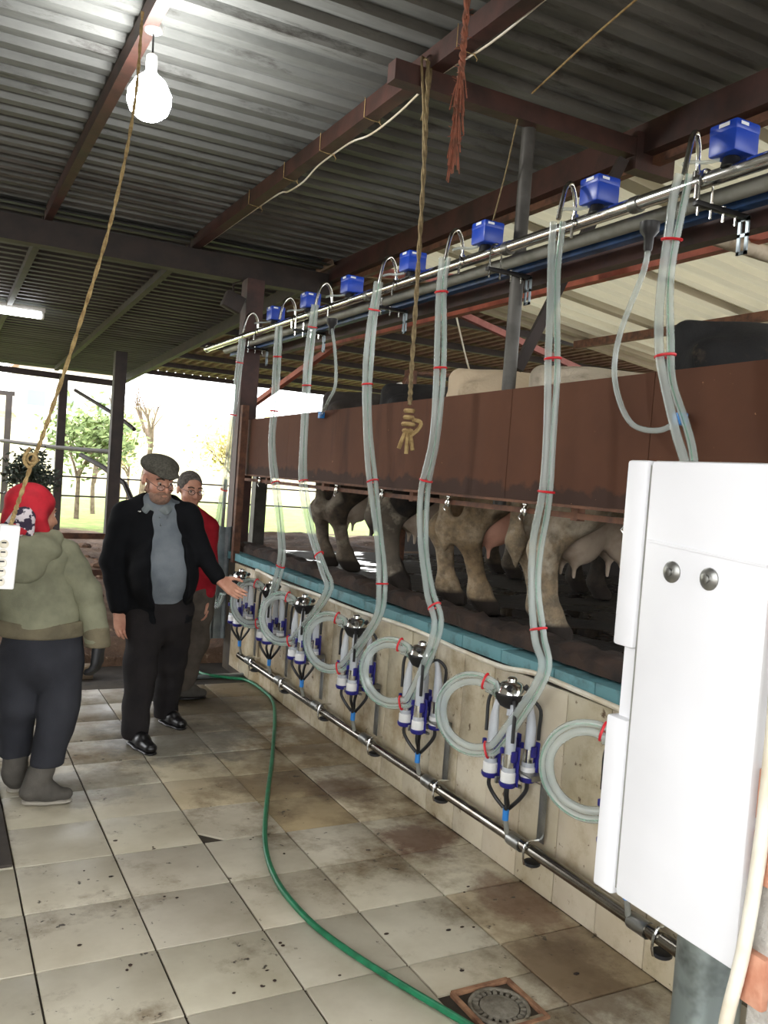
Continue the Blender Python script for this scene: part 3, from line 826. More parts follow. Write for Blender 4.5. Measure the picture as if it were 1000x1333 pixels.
# ------------------------------------------------------------------ milking clusters
def make_cluster():
    r = thing('milking_cluster', '', 'milking cluster', group='milking clusters on the tiled wall')
    # claw
    c = Vector((-.12, 0, .775))
    cl = obj('claw_bowl', MB().lathe([(.02, -.048), (.045, -.036), (.062, -.008), (.067, .012), (.061, .02)], 20, c), MAT['black'], r)
    obj('claw_lid', MB().lathe([(.063, .018), (.058, .038), (.042, .056), (.022, .062), (.02, .074), (.012, .08), (.004, .081)], 20, c), MAT['chrome'], r)
    for k in range(4):
        a = math.pi / 4 + k * math.pi / 2
        p = c + Vector((math.cos(a) * .045, math.sin(a) * .045, .03))
        obj('claw_knob', MB().tube([p, p + Vector((math.cos(a) * .02, math.sin(a) * .02, .02))], .011, 8), MAT['black'], r)
    obj('claw_nozzle', MB().tube([c + Vector((0, 0, -.03)), c + Vector((-.01, -.01, -.075))], .012, 10), MAT['silicone'], r)
    nz = [c + Vector((-.03, .05, .0)), c + Vector((-.06, .09, .012))]
    obj('claw_nozzle', MB().tube(nz, .014, 10), MAT['clear'], r)
    cups = [(-.055, .062), (-.15, .062), (-.055, -.062), (-.15, -.062)]
    for q, (x, y) in enumerate(cups):
        zb = .445 + (.0 if x < -.1 else .012)
        cp = obj('teat_cup', MB().lathe([(.023, zb + .045), (.0245, zb + .05), (.0245, zb + .12), (.022, zb + .118)], 16, (x, y, 0)), MAT['chrome'], r)
        obj('cup_collar', MB().lathe([(0.028, zb), (.031, zb + .004), (.031, zb + .044), (.027, zb + .048)], 16, (x, y, 0)), MAT['white'], cp)
        obj('cup_ring', MB().lathe([(.025, zb + .044), (.0275, zb + .046), (.0275, zb + .064), (.024, zb + .066)], 16, (x, y, 0)), MAT['silicone'], cp)
        hd = MB().lathe([(.016, zb - .018), (.030, zb - .014), (.036, zb - .004), (.036, zb + .006), (.0312, zb + .007)], 16, (x, y, 0))
        hd.box(x + .018, x + .026, y - .035, y - .012, zb - .01, zb + .15, bev=.003)
        hd.box(x - .030, x - .016, y + .015, y + .03, zb + .115, zb + .14, bev=.003)
        hd.box(x - .012, x + .012, y - .034, y - .021, zb + .09, zb + .135, bev=.004)
        obj('cup_holder', hd, MAT['navy'], r)
        lean = Vector((c.x - x, c.y - y, 0)) * .12
        obj('liner', MB().tube([(x, y, zb + .112), (x, y, zb + .205), (x + lean.x * .6, y + lean.y * .6, zb + .27), (x + lean.x * 1.5, y + lean.y * 1.5, zb + .31)], [.0205, .021, .014, .011], 12, 3), MAT['silicone'], cp)
        # black wash hose below
        j = Vector((-.10, 0, .305))
        obj('black_hose', MB().tube([(x, y, zb - .012), (x, y, zb - .05), ((x * 1.3 + j.x) / 2.3, y * .72, zb - .095), (j.x + (x - j.x) * .16, y * .14, .315)], .0085, 8, 4), MAT['black'], r)
        # pulse tube arcs off the claw
        d = Vector((x - c.x, y - c.y, 0)).normalized()
        o = Vector((x, y, 0)) + d * .032
        obj('pulse_tube', MB().tube([c + d * .05 + Vector((0, 0, -.012)), c + d * .085 + Vector((0, 0, -.004)), Vector((o.x, o.y, .735)), Vector((o.x, o.y, .66)), Vector((o.x, o.y, .615))], .0075, 8, 4), MAT['black'], r)
    jt = obj('junction', MB().tube([(-.10, 0, .315), (-.10, 0, .265)], .0135, 10), MAT['sky_blue'], r)
    obj('stub', MB().tube([(-.10, 0, .27), (-.085, 0, .205)], .011, 10), MAT['pvc_grey'], jt)
    hb = MB().box(-.165, -.01, -.006, .006, .425, .450, bev=.001).box(-.11, -.095, -.085, .085, .425, .435, bev=.001)
    obj('holder_bar', hb, MAT['steel'], r)
    pl = MB().box(-.03, -.026, -.162, -.118, .22, .50, bev=.001).box(-.11, -.026, -.162, -.158, .478, .50).box(-.10, -.026, -.16, -.005, .482, .486)
    obj('bracket_plate', pl, MAT['steel'], r)
    return r
cl0 = make_cluster()
CLAWS = [2.10, 2.794, 3.514, 4.235, 4.98, 5.575, 6.22]
cw = ['half hidden behind the white box', 'nearest in full view, left of the white box', 'second in view from the white box', 'third in view from the white box', 'fourth in view from the white box', 'next to last, before the hand of the man', 'farthest, beside the pointing hand']
for k, (y, w) in enumerate(zip(CLAWS, cw)):
    c_ = cl0 if k == 0 else copy_tree(cl0)
    c_.location = (2.24, y, .0); c_['label'] = 'milking cluster with white and blue cups ' + w

# ------------------------------------------------------------------ clear twin hoses
HANG = [
 [(2.08,2.66),(2.10,2.54),(2.12,2.32),(2.10,2.11),(2.07,1.99),(2.00,1.84),(1.95,1.72),(1.91,1.50),(1.90,1.27),(1.90,1.03)],
 [(2.71,2.65),(2.71,2.47),(2.68,2.17),(2.66,1.94),(2.65,1.61),(2.68,1.40),(2.67,1.22),(2.62,1.05),(2.58,0.91)],
 [(3.54,2.67),(3.55,2.51),(3.51,2.15),(3.51,1.82),(3.57,1.57),(3.54,1.31),(3.45,1.10),(3.36,0.94)],
 [(4.22,2.67),(4.27,2.42),(4.27,2.12),(4.21,1.83),(4.10,1.54),(4.00,1.30),(3.93,1.07),(3.96,0.88)],
 [(5.09,2.67),(5.14,2.32),(5.13,1.93),(5.09,1.56),(4.91,1.26),(4.68,1.05),(4.60,0.92)],
 [(5.72,2.61),(5.70,2.10),(5.70,1.78),(5.55,1.47),(5.42,1.22),(5.38,0.98)],
 [(6.51,2.61),(6.60,2.14),(6.70,1.53),(6.85,1.08),(6.86,0.75),(6.82,0.52),(6.70,.50),(6.58,.62)]]
TIES = [[2.46, 2.07], [2.13, 1.59, 1.07], [2.49, 2.13, 1.61, 1.04], [2.50, 2.13, 1.58, 1.09], [2.50, 2.19, 1.56, 1.12], [2.42, 2.01, 1.52, .98], [2.45, 2.0, 1.40]]
hw_ = ['ending behind the white box', 'nearest in full view beside the white box', 'third from the right, left of the steel pole', 'fourth from the right, behind the knotted rope line', 'fifth from the right', 'sixth from the right with loop at the hand', 'farthest, slanting down behind the two men']
E1 = Vector((-.6, .8, 0))
for k in range(7):
    ys = CLAWS[k]
    pts = [Vector((2.1, y, z)) for y, z in HANG[k]]
    nh = len(pts)
    if k < 6:
        claw = Vector((2.12, ys, .785))
        r = .148
        C = claw + E1 * .135 + Vector((-.03, -.02, -.10))
        for th in (-38, -65, -95, -125, -155, -185, -215, -245, -272, -298):
            t = math.radians(th)
            pts.append(C + (-E1 * math.cos(t) + Vector((0, 0, 1)) * math.sin(t)) * r)
        pts.append(claw + Vector((-.045, .07, .012)))
    hs = thing('milk_hose', 'clear twin milk hose with red ties ' + hw_[k], 'hose', pts[0], group='clear milk hoses')
    base = pts[0]
    P = [Vector(p) for p in resample(pts, 5)]
    m = len(P)
    for side in (-1, 1):
        Q = []
        for i in range(m):
            T = (P[min(i + 1, m - 1)] - P[max(i - 1, 0)]).normalized()
            N = Vector((-.35, -.94, 0)) if abs(T.z) > .9 else None
            lat = T.cross(Vector((-.86, -.5, .1))).normalized()
            w = .0142 + .003 * math.sin(i * .55 + k * 1.3) * (1 if i < nh * 5 else .2)
            Q.append(P[i] + lat * side * w + Vector((-.002 * side, 0, 0)))
        if side < 0: Q[-1] = Q[-1] + Vector((.02, -.01, -.03))
        rr = .0155 if side > 0 else .0135
        tb = obj('hose_tube', W(MB().tube(Q, rr, 10, cap=False), base), MAT['clear'], hs)
        if side < 0:
            obj('green_stripe', W(MB().tube([q + Vector((-.0125, -.005, 0)) for q in Q], .0022, 5), base), MAT['clear_green'], tb)
    def tie(i):
        i = max(1, min(m - 2, i)); T = (P[i + 1] - P[i - 1]).normalized(); rot = T.to_track_quat('Z', 'Y').to_matrix()
        lat = rot.inverted() @ T.cross(Vector((-.86, -.5, .1))).normalized()
        ang = math.atan2(lat.y, lat.x)
        mb = MB(); ring = []
        for a in range(17):
            t = 2 * math.pi * a / 16
            q = Vector((math.cos(t) * .032, math.sin(t) * .0205, 0)); q = Matrix.Rotation(ang, 3, 'Z') @ q
            ring.append(P[i] + rot @ q)
        mb.tube(ring, .0048, 6)
        obj('red_tie', W(mb, base), MAT['red'], hs)
    for z in TIES[k]:
        i = min(range(nh * 5 - 4), key=lambda a: abs(P[a].z - z)); tie(i)
    if k < 6:
        tie(nh * 5 + 5 * 1); tie(nh * 5 + 5 * 8 + 2)
    # chrome hook over the milk line
    a = pts[0]
    hk = MB().tube([(2.25, a.y + .085, 2.69), (2.245, a.y + .085, 2.76), (2.225, a.y + .07, 2.80), (2.185, a.y + .045, 2.825), (2.14, a.y + .015, 2.80), (2.115, a.y, 2.75), (2.10, a.y, 2.66)], .0095, 10, 4)
    obj('hook_pipe', W(hk, base), MAT['chrome'], hs)
    ck = MB().tube([(2.25, a.y + .085, 2.70), (2.25, a.y + .085, 2.725)], .018, 10).tube([(2.225, a.y + .06, 2.655), (2.215, a.y + .05, 2.685), (2.23, a.y + .07, 2.712), (2.26, a.y + .1, 2.715)], .005, 6, 3).tube([(2.21, a.y + .05, 2.665), (2.21, a.y + .05, 2.62)], .006, 6)
    obj('tap', W(ck, base), MAT['chrome'], hs)

# thin vacuum hoses with blue ends
def vac(pts, label):
    base = pts[0]
    v = thing('vacuum_hose', label, 'hose', base)
    obj('hose_tube', W(MB().tube(pts, .011, 10, 5), base), MAT['clear'], v)
    p = Vector(pts[0])
    obj('tap', W(MB().lathe([(.012, -.05), (.016, -.04), (.018, 0), (.034, .02), (.036, .05)], 12, p), base), MAT['black'], v)
    e = Vector(pts[-1])
    obj('blue_end', W(MB().box(e.x - .012, e.x + .02, e.y - .022, e.y + .022, e.z - .012, e.z + .03, bev=.004), base), MAT['sky_blue'], v)
vac([(2.2, 2.32, 2.53), (2.2, 2.33, 2.42), (2.2, 2.42, 2.22), (2.2, 2.44, 2.08), (2.2, 2.40, 1.96), (2.2, 2.32, 1.87), (2.22, 2.22, 1.85), (2.27, 2.175, 1.885)], 'thin clear hose hanging from the milk line to a blue clip on the panel')
vac([(2.2, 5.04, 2.54), (2.2, 4.96, 2.37), (2.2, 4.92, 2.17), (2.21, 5.04, 2.07), (2.27, 5.28, 1.99)], 'thin clear hose at mid panel, between the fourth and fifth twin hoses')

# ------------------------------------------------------------------ green garden hose on the floor
GH = [(1.99,6.9,-.03),(1.93,6.45,.012),(2.09,6.28,.012),(2.2,6.18,.012),(2.22,5.878,.012),(2.16,5.477,.012),(1.816,4.576,.012),(1.547,3.928,.012),(1.357,3.436,.012),(1.281,3.093,.012),(1.282,2.783,.012),(1.328,2.553,.012),(1.404,2.312,.012),(1.488,2.08,.012),(1.58,1.8,.012),(1.7,1.5,.012)]
o = obj('garden_hose', MB().tube(GH, .0115, 10, 6), MAT['green']); tag(o, 'green garden hose snaking over the tiled floor', 'hose')

# ------------------------------------------------------------------ lamps
lb = thing('light_bulb', 'large lit white bulb hanging under the left purlin', 'lamp', (.735, 3.72, 3.39))
obj('glass', MB().lathe([(.020, -.17), (.030, -.185), (.062, -.212), (.088, -.26), (.090, -.295), (.077, -.335), (.045, -.362), (.012, -.372)], 24), MAT['bulb'], lb)
obj('socket', MB().lathe([(.010, -.10), (.022, -.11), (.024, -.15), (.022, -.175)], 16), MAT['white'], lb)
obj('cable', MB().tube([(0, 0, .02), (.002, 0, -.11)], .004, 6), MAT['black'], lb)
obj('ceiling_rose', MB().lathe([(.012, -.02), (.034, -.012), (.038, .01), (.03, .03)], 16), MAT['white'], lb)
tl = thing('tube_light', 'lit fluorescent tube under the dark far roof', 'lamp', (.6, 10.75, 3.2))
obj('tube', MB().tube([(-.75, 0, -.02), (.46, 0, -.02)], .038, 12), MAT['tube_light'], tl)
obj('batten', MB().box(-.78, .5, -.03, .03, .02, .07, bev=.004), MAT['white'], tl)
for x in (-.765, .475): obj('end_cap', MB().box(x - .015, x + .015, -.03, .03, -.055, .03, bev=.004), MAT['white'], tl)

# ------------------------------------------------------------------ ropes and strings
def twist(pts, r, mat, name, label, n=6, cat='rope'):
    base = pts[0]
    P = [Vector(p) for p in resample(pts, 14)]
    t_ = thing(name, label, cat, base)
    for s_ in range(2):
        Q = []
        for i, p in enumerate(P):
            a = i * 1.1 + s_ * math.pi
            Q.append(p + Vector((math.cos(a), math.sin(a), 0)) * r * .55)
        obj('strand', W(MB().tube(Q, r * .72, n), base), mat, t_)
    return t_, base
# rope carrying the power strip
R1 = [(.655, 3.55, 3.36), (.60, 3.3, 2.9), (.50, 3.02, 2.42), (.38, 2.82, 1.98), (.29, 2.68, 1.68), (.262, 2.64, 1.60), (.225, 2.62, 1.47), (.208, 2.60, 1.41)]
t_, base = twist(R1, .0055, MAT['rope'], 'hanging_rope', 'beige rope cord hanging from the purlin to the white power strip')
kn = MB().torus((.256, 2.63, 1.60), .013, .0045, 'y', 14, 6).tube([(.25, 2.63, 1.63), (.235, 2.62, 1.60), (.25, 2.63, 1.575), (.275, 2.64, 1.60)], .005, 6, 4)
obj('knot', W(kn, base), MAT['rope'], t_)
ps = thing('power_strip', 'white five socket power strip hanging on the beige cord', 'power strip', (.205, 2.60, 1.235))
rz = Matrix.Rotation(.05, 3, 'Y')
obj('body', MB().box(-.024, .028, -.022, .022, 0, .178, rot=rz, at=(0, 0, .178), bev=.005), MAT['white'], ps)
for k in range(5):
    z = .022 + k * .026
    sk = obj('socket', MB().lathe([(.0115, 0), (.0125, .002), (.0115, .003), (.009, .002), (.0085, -.001)], 16, (-.010 - (.178 - z) * .05, -.0225, z), Matrix.Rotation(math.pi / 2, 3, 'X')), MAT['pvc_white'], ps)
    obj('socket_hole', MB().box(-.016 - (.178 - z) * .05, -.004 - (.178 - z) * .05, -.0252, -.0243, z + .002, z + .006), MAT['black'], sk)
pg = obj('plug', MB().lathe([(.012, .02), (.0135, .03), (.0135, .055), (.008, .075)], 14, (-.01, 0, .148), Matrix.Rotation(-math.pi / 2, 3, 'Y')), MAT['pvc_white'], ps)
obj('plug_cable', MB().tube([(-.08, 0, .148), (-.13, 0, .14), (-.19, .02, .04), (-.22, .04, -.5), (-.24, .1, -1.1), (-.32, .2, -1.228)], .006, 8, 3), MAT['pvc_white'], pg)
# knotted rope in the middle
R2 = [(1.80, 3.30, 3.40), (1.80, 3.27, 3.0), (1.79, 3.235, 2.5), (1.775, 3.20, 2.1), (1.765, 3.175, 1.93)]
t_, base = twist(R2, .009, MAT['rope_olive'], 'knotted_rope', 'knotted hemp rope hanging from the short beam')
obj('loop', W(MB().tube([(1.79, 3.30, 3.15), (1.82, 3.31, 3.3), (1.83, 3.33, 3.405), (1.81, 3.36, 3.44), (1.78, 3.32, 3.40), (1.79, 3.29, 3.2), (1.80, 3.28, 3.0)], .006, 6, 4), base), MAT['rope_olive'], t_)
kn = MB()
for k in range(4):
    kn.torus((1.765, 3.175, 1.905 - k * .028), .016 + .006 * (k == 2), .0095, 'z', 12, 6)
kn.tube([(1.775, 3.17, 1.80), (1.80, 3.15, 1.83), (1.81, 3.15, 1.86), (1.78, 3.17, 1.87)], .009, 6, 4)
for q in (-.02, .0, .016):
    kn.tube([(1.765 + q * .3, 3.175, 1.83), (1.765 + q, 3.175 - q * .5, 1.78), (1.762 + q * 1.3, 3.17 - q, 1.725 + abs(q))], .0085, 6, 3)
obj('knot', W(kn, base), MAT['rope'], t_)
# frayed red rope
R3 = [(1.60, 2.68, 3.50), (1.60, 2.68, 3.2), (1.597, 2.68, 3.05), (1.595, 2.68, 2.93)]
t_, base = twist(R3, .011, MAT['rope_red'], 'frayed_rope', 'frayed reddish rope end hanging from the roof')
fr = MB(); rnd = random.Random(3)
for k in range(60):
    a = rnd.uniform(0, 6.28); z = rnd.uniform(2.86, 3.12); L = rnd.uniform(.08, .2); w = rnd.uniform(.008, .03)
    p = Vector((1.595, 2.68, z))
    fr.tube([p, p + Vector((math.cos(a) * w * .6, math.sin(a) * w * .6, -L * .5)), p + Vector((math.cos(a) * w * 1.0, math.sin(a) * w, -L))], .0028, 4)
for k in range(40):
    a = rnd.uniform(0, 6.28); z = rnd.uniform(2.8, 3.3)
    p = Vector((1.597, 2.68, z)); fr.tube([p, p + Vector((math.cos(a) * .03, math.sin(a) * .03, rnd.uniform(-.02, .02)))], .0014, 3)
fr_o = obj('fringe', W(fr, base), MAT['rope_red'], t_); fr_o['kind'] = 'stuff'
o = obj('tie_string', MB().tube([(2.28, 3.20, 3.36), (2.20, 2.7, 3.385), (2.13, 2.2, 3.40), (2.05, 1.6, 3.42)], .0045, 6, 4), MAT['rope']); tag(o, 'pale taut string from the short beam towards the camera', 'string')
o = obj('hanging_wire', MB().tube([(2.31, 3.34, 3.30), (2.315, 3.42, 3.05), (2.30, 3.52, 2.72)], .0035, 6, 4), MAT['rope_olive']); tag(o, 'thin slanting wire left of the steel pole', 'wire')
# white cable tied under the middle purlin
cb = thing('purlin_cable', 'white cable tied along the middle purlin', 'cable', (1.9, 4.0, 3.4)); base = (1.9, 4.0, 3.4)
P = [(1.905, 2.2, 3.41), (1.905, 2.6, 3.40), (1.91, 3.0, 3.385), (1.905, 3.4, 3.40), (1.91, 3.75, 3.365), (1.91, 4.05, 3.355), (1.905, 4.3, 3.385), (1.905, 4.7, 3.385), (1.91, 4.95, 3.355), (1.91, 5.2, 3.36), (1.905, 5.5, 3.39), (1.905, 7.1, 3.40)]
obj('cable_run', W(MB().tube(P, .005, 8, 5), base), MAT['pvc_white'], cb)
for y in (2.45, 3.1, 3.95, 4.5, 5.05, 5.7):
    obj('wire_tie', W(MB().tube([(1.818, y, 3.48), (1.818, y, 3.385), (1.86, y, 3.38), (1.908, y, 3.38), (1.908, y, 3.48)], .0022, 4).tube([(1.9, y, 3.385), (1.915, y - .01, 3.36), (1.905, y - .02, 3.345)], .002, 4), base), MAT['rope'], cb)
# beige pipe at the right
o = obj('beige_pipe', MB().tube([(2.72, 2.55, 2.69), (4.6, 2.62, 2.66)], .034, 14), MAT['pvc_beige']); tag(o, 'dusty beige pipe end under the milk line at the right', 'pipe')
# white box with wires behind the cows
wb_ = thing('junction_box', 'small white box on the orange post behind the cows', 'box', (4.22, 6.40, 2.30))
obj('case', MB().box(-.11, .10, -.06, .06, 0, .13, bev=.01), MAT['white'], wb_)
obj('blue_knob', MB().lathe([(.018, 0), (.018, .012), (.01, .014)], 12, (.03, -.061, .07), Matrix.Rotation(math.pi / 2, 3, 'X')), MAT['sky_blue'], wb_)
obj('cable', MB().tube([(.0, 0, .13), (-.15, -.05, .35), (-.33, -.1, .72)], .008, 6, 3), MAT['pvc_white'], wb_)
cf = thing('small_camera', 'small white fitting on a rusty arm above the cows', 'fitting', (3.42, 6.4, 2.37))
obj('head', MB().box(-.08, .05, -.03, .03, -.02, .03, rot=Matrix.Rotation(-.4, 3, 'Y'), bev=.008), MAT['white'], cf)
obj('arm', MB().tube([(.05, 0, .03), (.1, 0, .12), (.18, .05, .15), (.6, .08, .18)], .018, 8, 3), MAT['rust'], cf)
obj('stand', MB().box(.12, .2, .02, .1, -1.45, .17), MAT['rust'], cf)
# galvanised sheet and tub behind the second man
gs = thing('metal_sheet', 'leaning galvanised sheet behind the pointing hand', 'metal sheet', (1.97, 6.94, 0))
mb = MB()
V = []; F = []
for i in range(21):
    x = -.12 + .43 * i / 20; d = .012 * (1 if (i // 2) % 3 == 0 else 0)
    V += [(x, -d, .18), (x, .05 - d, 1.115 + .006 * math.sin(i))]
for i in range(20): F.append((2 * i, 2 * i + 2, 2 * i + 3, 2 * i + 1))
n0 = len(V); V += [(a, b + .004, c) for a, b, c in V]; F += [tuple(n0 + q for q in f[::-1]) for f in F]
obj('sheet', mb.add(V, F), MAT['galv'], gs, smooth=False)
obj('rust_patch', MB().lathe([(.035, 0), (.03, .002), (.004, .003)], 9, (.12, .015, .92), Matrix.Rotation(math.pi / 2, 3, 'X')), MAT['rust'], gs)
# ------------------------------------------------------------------ cows
def cow_mat(name, white, dark, thr, off, dirt, tan=None):
    t = NT(name); v = t.coords('object'); x = t.sep(v)
    n = t.noise(v, 1.9, 2, .5, off=off)
    c = t.mix(t.ramp(n, thr - .012, thr + .012), lin(white), lin(dark))
    d = t.noise(v, 5.5, 6, .65, off=off)
    low = t.ramp(x[2], 1.15, .35, -.12, .20)
    f = t.ramp(t.math('ADD', d, low), .46, .68, 0, .88)
    n3 = t.noise(v, 16, 6, .7)
    mud = t.mix(t.ramp(n3, .4, .62), lin(dirt), lin(tuple(q * .62 for q in dirt)))
    c = t.mix(f, c, mud)
    hoof = t.ramp(x[2], .10, .075)
    c = t.mix(hoof, c, lin((44, 36, 30)))
    t.l(c, t.b.inputs['Base Color']); t.set(Roughness=.85)
    t.bump(t.noise(v, 45, 5, .7, stretch=(1, 1, .35)), .5, .012)
    return t.m
def cow_mesh(seed, shift=0.0, spread=.17, step=.0):
    rnd = random.Random(seed)
    P = [('c', (.42, 0, 1.0), (1.3, 0, .96), .30, .33, (1, .92, 1.08)),
         ('e', (.24, 0, 1.12), (.30, .26, .23)),
         ('c', (-.02, 0, 1.30), (1.5, 0, 1.31), .055, .07),
         ('e', (1.55, 0, .97), (.30, .25, .35)),
         ('c', (1.45, 0, 1.25), (1.65, 0, 1.22), .10, .10),
         ('c', (1.62, 0, 1.1), (2.0, .05, 1.16), .22, .14, (1, .75, 1.1)),
         ('c', (2.05, .06, 1.2), (2.38, .1, .92), .125, .08, (1, .85, 1)),
         ('c', (2.0, -.1, 1.24), (1.96, -.26, 1.24), .035, .05), ('c', (2.0, .2, 1.24), (1.96, .36, 1.24), .035, .05)]
    for s_ in (-1, 1):
        y = spread * s_
        dx = step * s_
        P += [('e', (.02, .12 * s_, 1.2), (.08, .07, .07)), ('e', (.5, .21 * s_, 1.26), (.09, .08, .07)),
              ('c', (.18, y * .85, 1.05), (.18, y, .70), .20, .150, (1, .74, 1)),
              ('e', (.40, y * 1.08, .78), (.14, .085, .18)),
              ('c', (.20, y, .72), (.02 + dx * .6, y, .45), .135, .072, (1, .78, 1)),
              ('e', (.005 + dx * .6, y, .44), (.062, .05, .075)),
              ('c', (.025 + dx * .6, y, .44), (.085 + dx, y, .15), .058, .048),
              ('e', (.09 + dx, y, .125), (.062, .054, .055)),
              ('c', (.10 + dx, y, .09), (.15 + dx, y, .03), .055, .070, (1, .9, 1)),
              ('c', (1.48, .17 * s_, .95), (1.5, .17 * s_, .48), .13, .065), ('c', (1.5, .17 * s_, .48), (1.48, .17 * s_, .14), .058, .045),
              ('e', (1.48, .17 * s_, .13), (.055, .05, .05)), ('c', (1.49, .17 * s_, .09), (1.54, .17 * s_, .03), .05, .065)]
    tx = shift
    P += [('c', (-.03, 0, 1.27), (-.10, tx * .3, 1.05), .04, .028), ('c', (-.10, tx * .3, 1.05), (-.08, tx, .66), .026, .02), ('c', (-.08, tx, .66), (-.07, tx, .46), .028, .045), ('c', (-.07, tx, .46), (-.06, tx, .34), .045, .015)]
    me = sdf(P, .016, .055, zmin=.0)
    U = [('e', (.32, 0, .64), (.26, .15, .20)), ('e', (.22, .07, .50), (.13, .082, .13)), ('e', (.22, -.07, .50), (.13, .082, .13)), ('e', (.46, .07, .50), (.10, .075, .11)), ('e', (.46, -.07, .50), (.10, .075, .11))]
    for a in (.20, .46):
        for b in (-.075, .075): U.append(('c', (a, b, .41), (a, b * 1.1, .31), .018, .012))
    return me, sdf(U, .011, .03)
CM = [cow_mesh(1, .05, .17, .04), cow_mesh(2, -.10, .15, -.05)]
MAT['udder'] = M('pink_udder_skin', (196, 146, 124), .6, col2=(166, 118, 98), scale=6)
MAT['udder_pale'] = M('pale_udder_skin', (176, 160, 142), .65, col2=(136, 118, 100), scale=6)
COWS = [ # x, y, heading, mesh, scale, white, dark, thr, dirt, udder, label
 (2.64, 2.50, -.36, 1, 1.05, (206, 198, 184), (18, 17, 17), .45, (132, 112, 84), 'udder_pale', 'black backed cow beside the white box, highest above the panel'),
 (2.62, 3.38, -.28, 0, .97, (196, 184, 164), (60, 52, 46), .66, (138, 118, 90), 'udder_pale', 'dirty cream cow left of the nearest hose'),
 (2.62, 4.12, -.28, 1, 1.0, (190, 172, 146), (70, 58, 48), .62, (136, 114, 84), 'udder', 'tan cow with pink udder behind the third hose'),
 (2.64, 4.98, -.26, 0, .98, (190, 178, 158), (24, 22, 22), .46, (64, 54, 44), 'udder_pale', 'black legged cow standing in the puddle'),
 (2.64, 5.92, -.2, 1, .98, (150, 140, 124), (52, 46, 42), .52, (92, 78, 62), 'udder_pale', 'dark grey brown cow at the far end of the platform')]
for k, (x, y, a, m, sc, wh, dk, th, dirt, ud, lab) in enumerate(COWS):
    c = thing('cow', lab, 'cow', (x, y, .905), a, group='cows on the platform')
    c.scale = (sc, sc, sc)
    mt = cow_mat('cow_hide_%s' % lab.split(' ')[0], wh, dk, th, (k * 3.7, k * 1.9, k * .8), dirt)
    me = CM[m][0].copy(); me.materials.clear(); me.materials.append(mt)
    obj('body', me, None, c)
    mu = CM[m][1].copy(); mu.materials.append(MAT[ud])
    obj('udder', mu, None, c)

# ------------------------------------------------------------------ people
def head_prims():
    P = [('e', (0, .012, .03), (.075, .096, .088)), ('e', (0, -.03, -.03), (.061, .07, .085)), ('e', (0, -.056, -.09), (.040, .042, .036)),
         ('e', (.034, -.064, -.035), (.03, .034, .03)), ('e', (-.034, -.064, -.035), (.03, .034, .03)),
         ('c', (-.036, -.084, .022), (.036, -.084, .022), .012, .012),
         ('c', (0, -.096, .004), (0, -.118, -.036), .009, .0135, None, .012), ('e', (.012, -.104, -.036), (.010, .012, .008), None, .008), ('e', (-.012, -.104, -.036), (.010, .012, .008), None, .008),
         ('e', (.079, .012, -.008), (.010, .022, .032), None, .008), ('e', (-.079, .012, -.008), (.010, .022, .032), None, .008),
         ('c', (-.02, -.094, -.066), (.02, -.094, -.066), .008, .008, None, .008), ('c', (-.017, -.092, -.078), (.017, -.092, -.078), .009, .009, None, .008),
         ('-e', (.031, -.108, .000), (.017, .014, .010), None, .012), ('-e', (-.031, -.108, .000), (.017, .014, .010), None, .012)]
    return P
def hand_prims(w, d, n, t, curl=.35, sc=1.0, spread=1.0):
    w, d, n, t = [np.array(q, float) for q in (w, d, n, t)]
    d /= np.linalg.norm(d); n = n - d * (n @ d); n /= np.linalg.norm(n); t = t - d * (t @ d) - n * (t @ n); t /= np.linalg.norm(t)
    P = []
    for o, L in ((.030, .068), (.010, .078), (-.011, .072), (-.030, .056)):
        kn = w + (d * .088 + t * o) * sc
        P.append(('c', w + (d * .012 + t * o * .55) * sc, kn, .015 * sc, .0125 * sc, None, .012))
        p = kn; a = curl * .5
        fan = t * o * 1.6 * spread
        for seg, f in enumerate((.45, .32, .23)):
            dd = d * math.cos(a) + n * math.sin(a) + fan; dd /= np.linalg.norm(dd)
            q = p + dd * L * f * 1.1 * sc
            P.append(('c', p, q, (.0098 - .0012 * seg) * sc, (.0090 - .0013 * seg) * sc, None, .004)); p = q; a += curl
    b = w + (d * .022 + t * .028) * sc
    q = b + (d * .028 + t * .026 + n * .012) * sc; r = q + (d * .030 + t * .008 + n * .010) * sc; u = r + (d * .022 + n * .006) * sc
    P += [('c', w + (d * .012 + t * .012) * sc, b, .017 * sc, .014 * sc, None, .01), ('c', b, q, .0135 * sc, .0115 * sc, None, .006), ('c', q, r, .011 * sc, .0095 * sc, None, .004), ('c', r, u, .0095 * sc, .0075 * sc, None, .004)]
    return P
def wrinkle(a, f, s=0.0):
    return lambda X, Y, Z: a * (np.sin(f * (Z + .35 * X) + 3 * np.sin(9 * X + s)) * np.sin(7 * Y + 5 * X + s) + .5 * np.sin(f * 1.9 * (Z - .3 * X) + 4 * np.sin(6 * Y + s)))
def skin(name, c1, c2):
    return M(name, c1, .55, col2=c2, scale=14, bump=.1, bscale=60)
MAT['skin1'] = skin('tanned_skin', (196, 146, 122), (176, 122, 100))
MAT['skin2'] = skin('olive_skin', (186, 138, 112), (160, 112, 90))
MAT['eye'] = M('eye_white', (186, 168, 156), .35)
MAT['iris'] = M('dark_iris', (40, 28, 22), .2)
MAT['beard'] = M('grey_stubble', (152, 118, 100), .9, col2=(122, 96, 84), scale=60, bump=.5, bscale=220)
MAT['hair'] = M('short_grey_hair', (110, 104, 98), .9, col2=(70, 64, 60), scale=50, bump=.6, bscale=260)
MAT['brow'] = M('dark_brows', (70, 54, 44), .9)
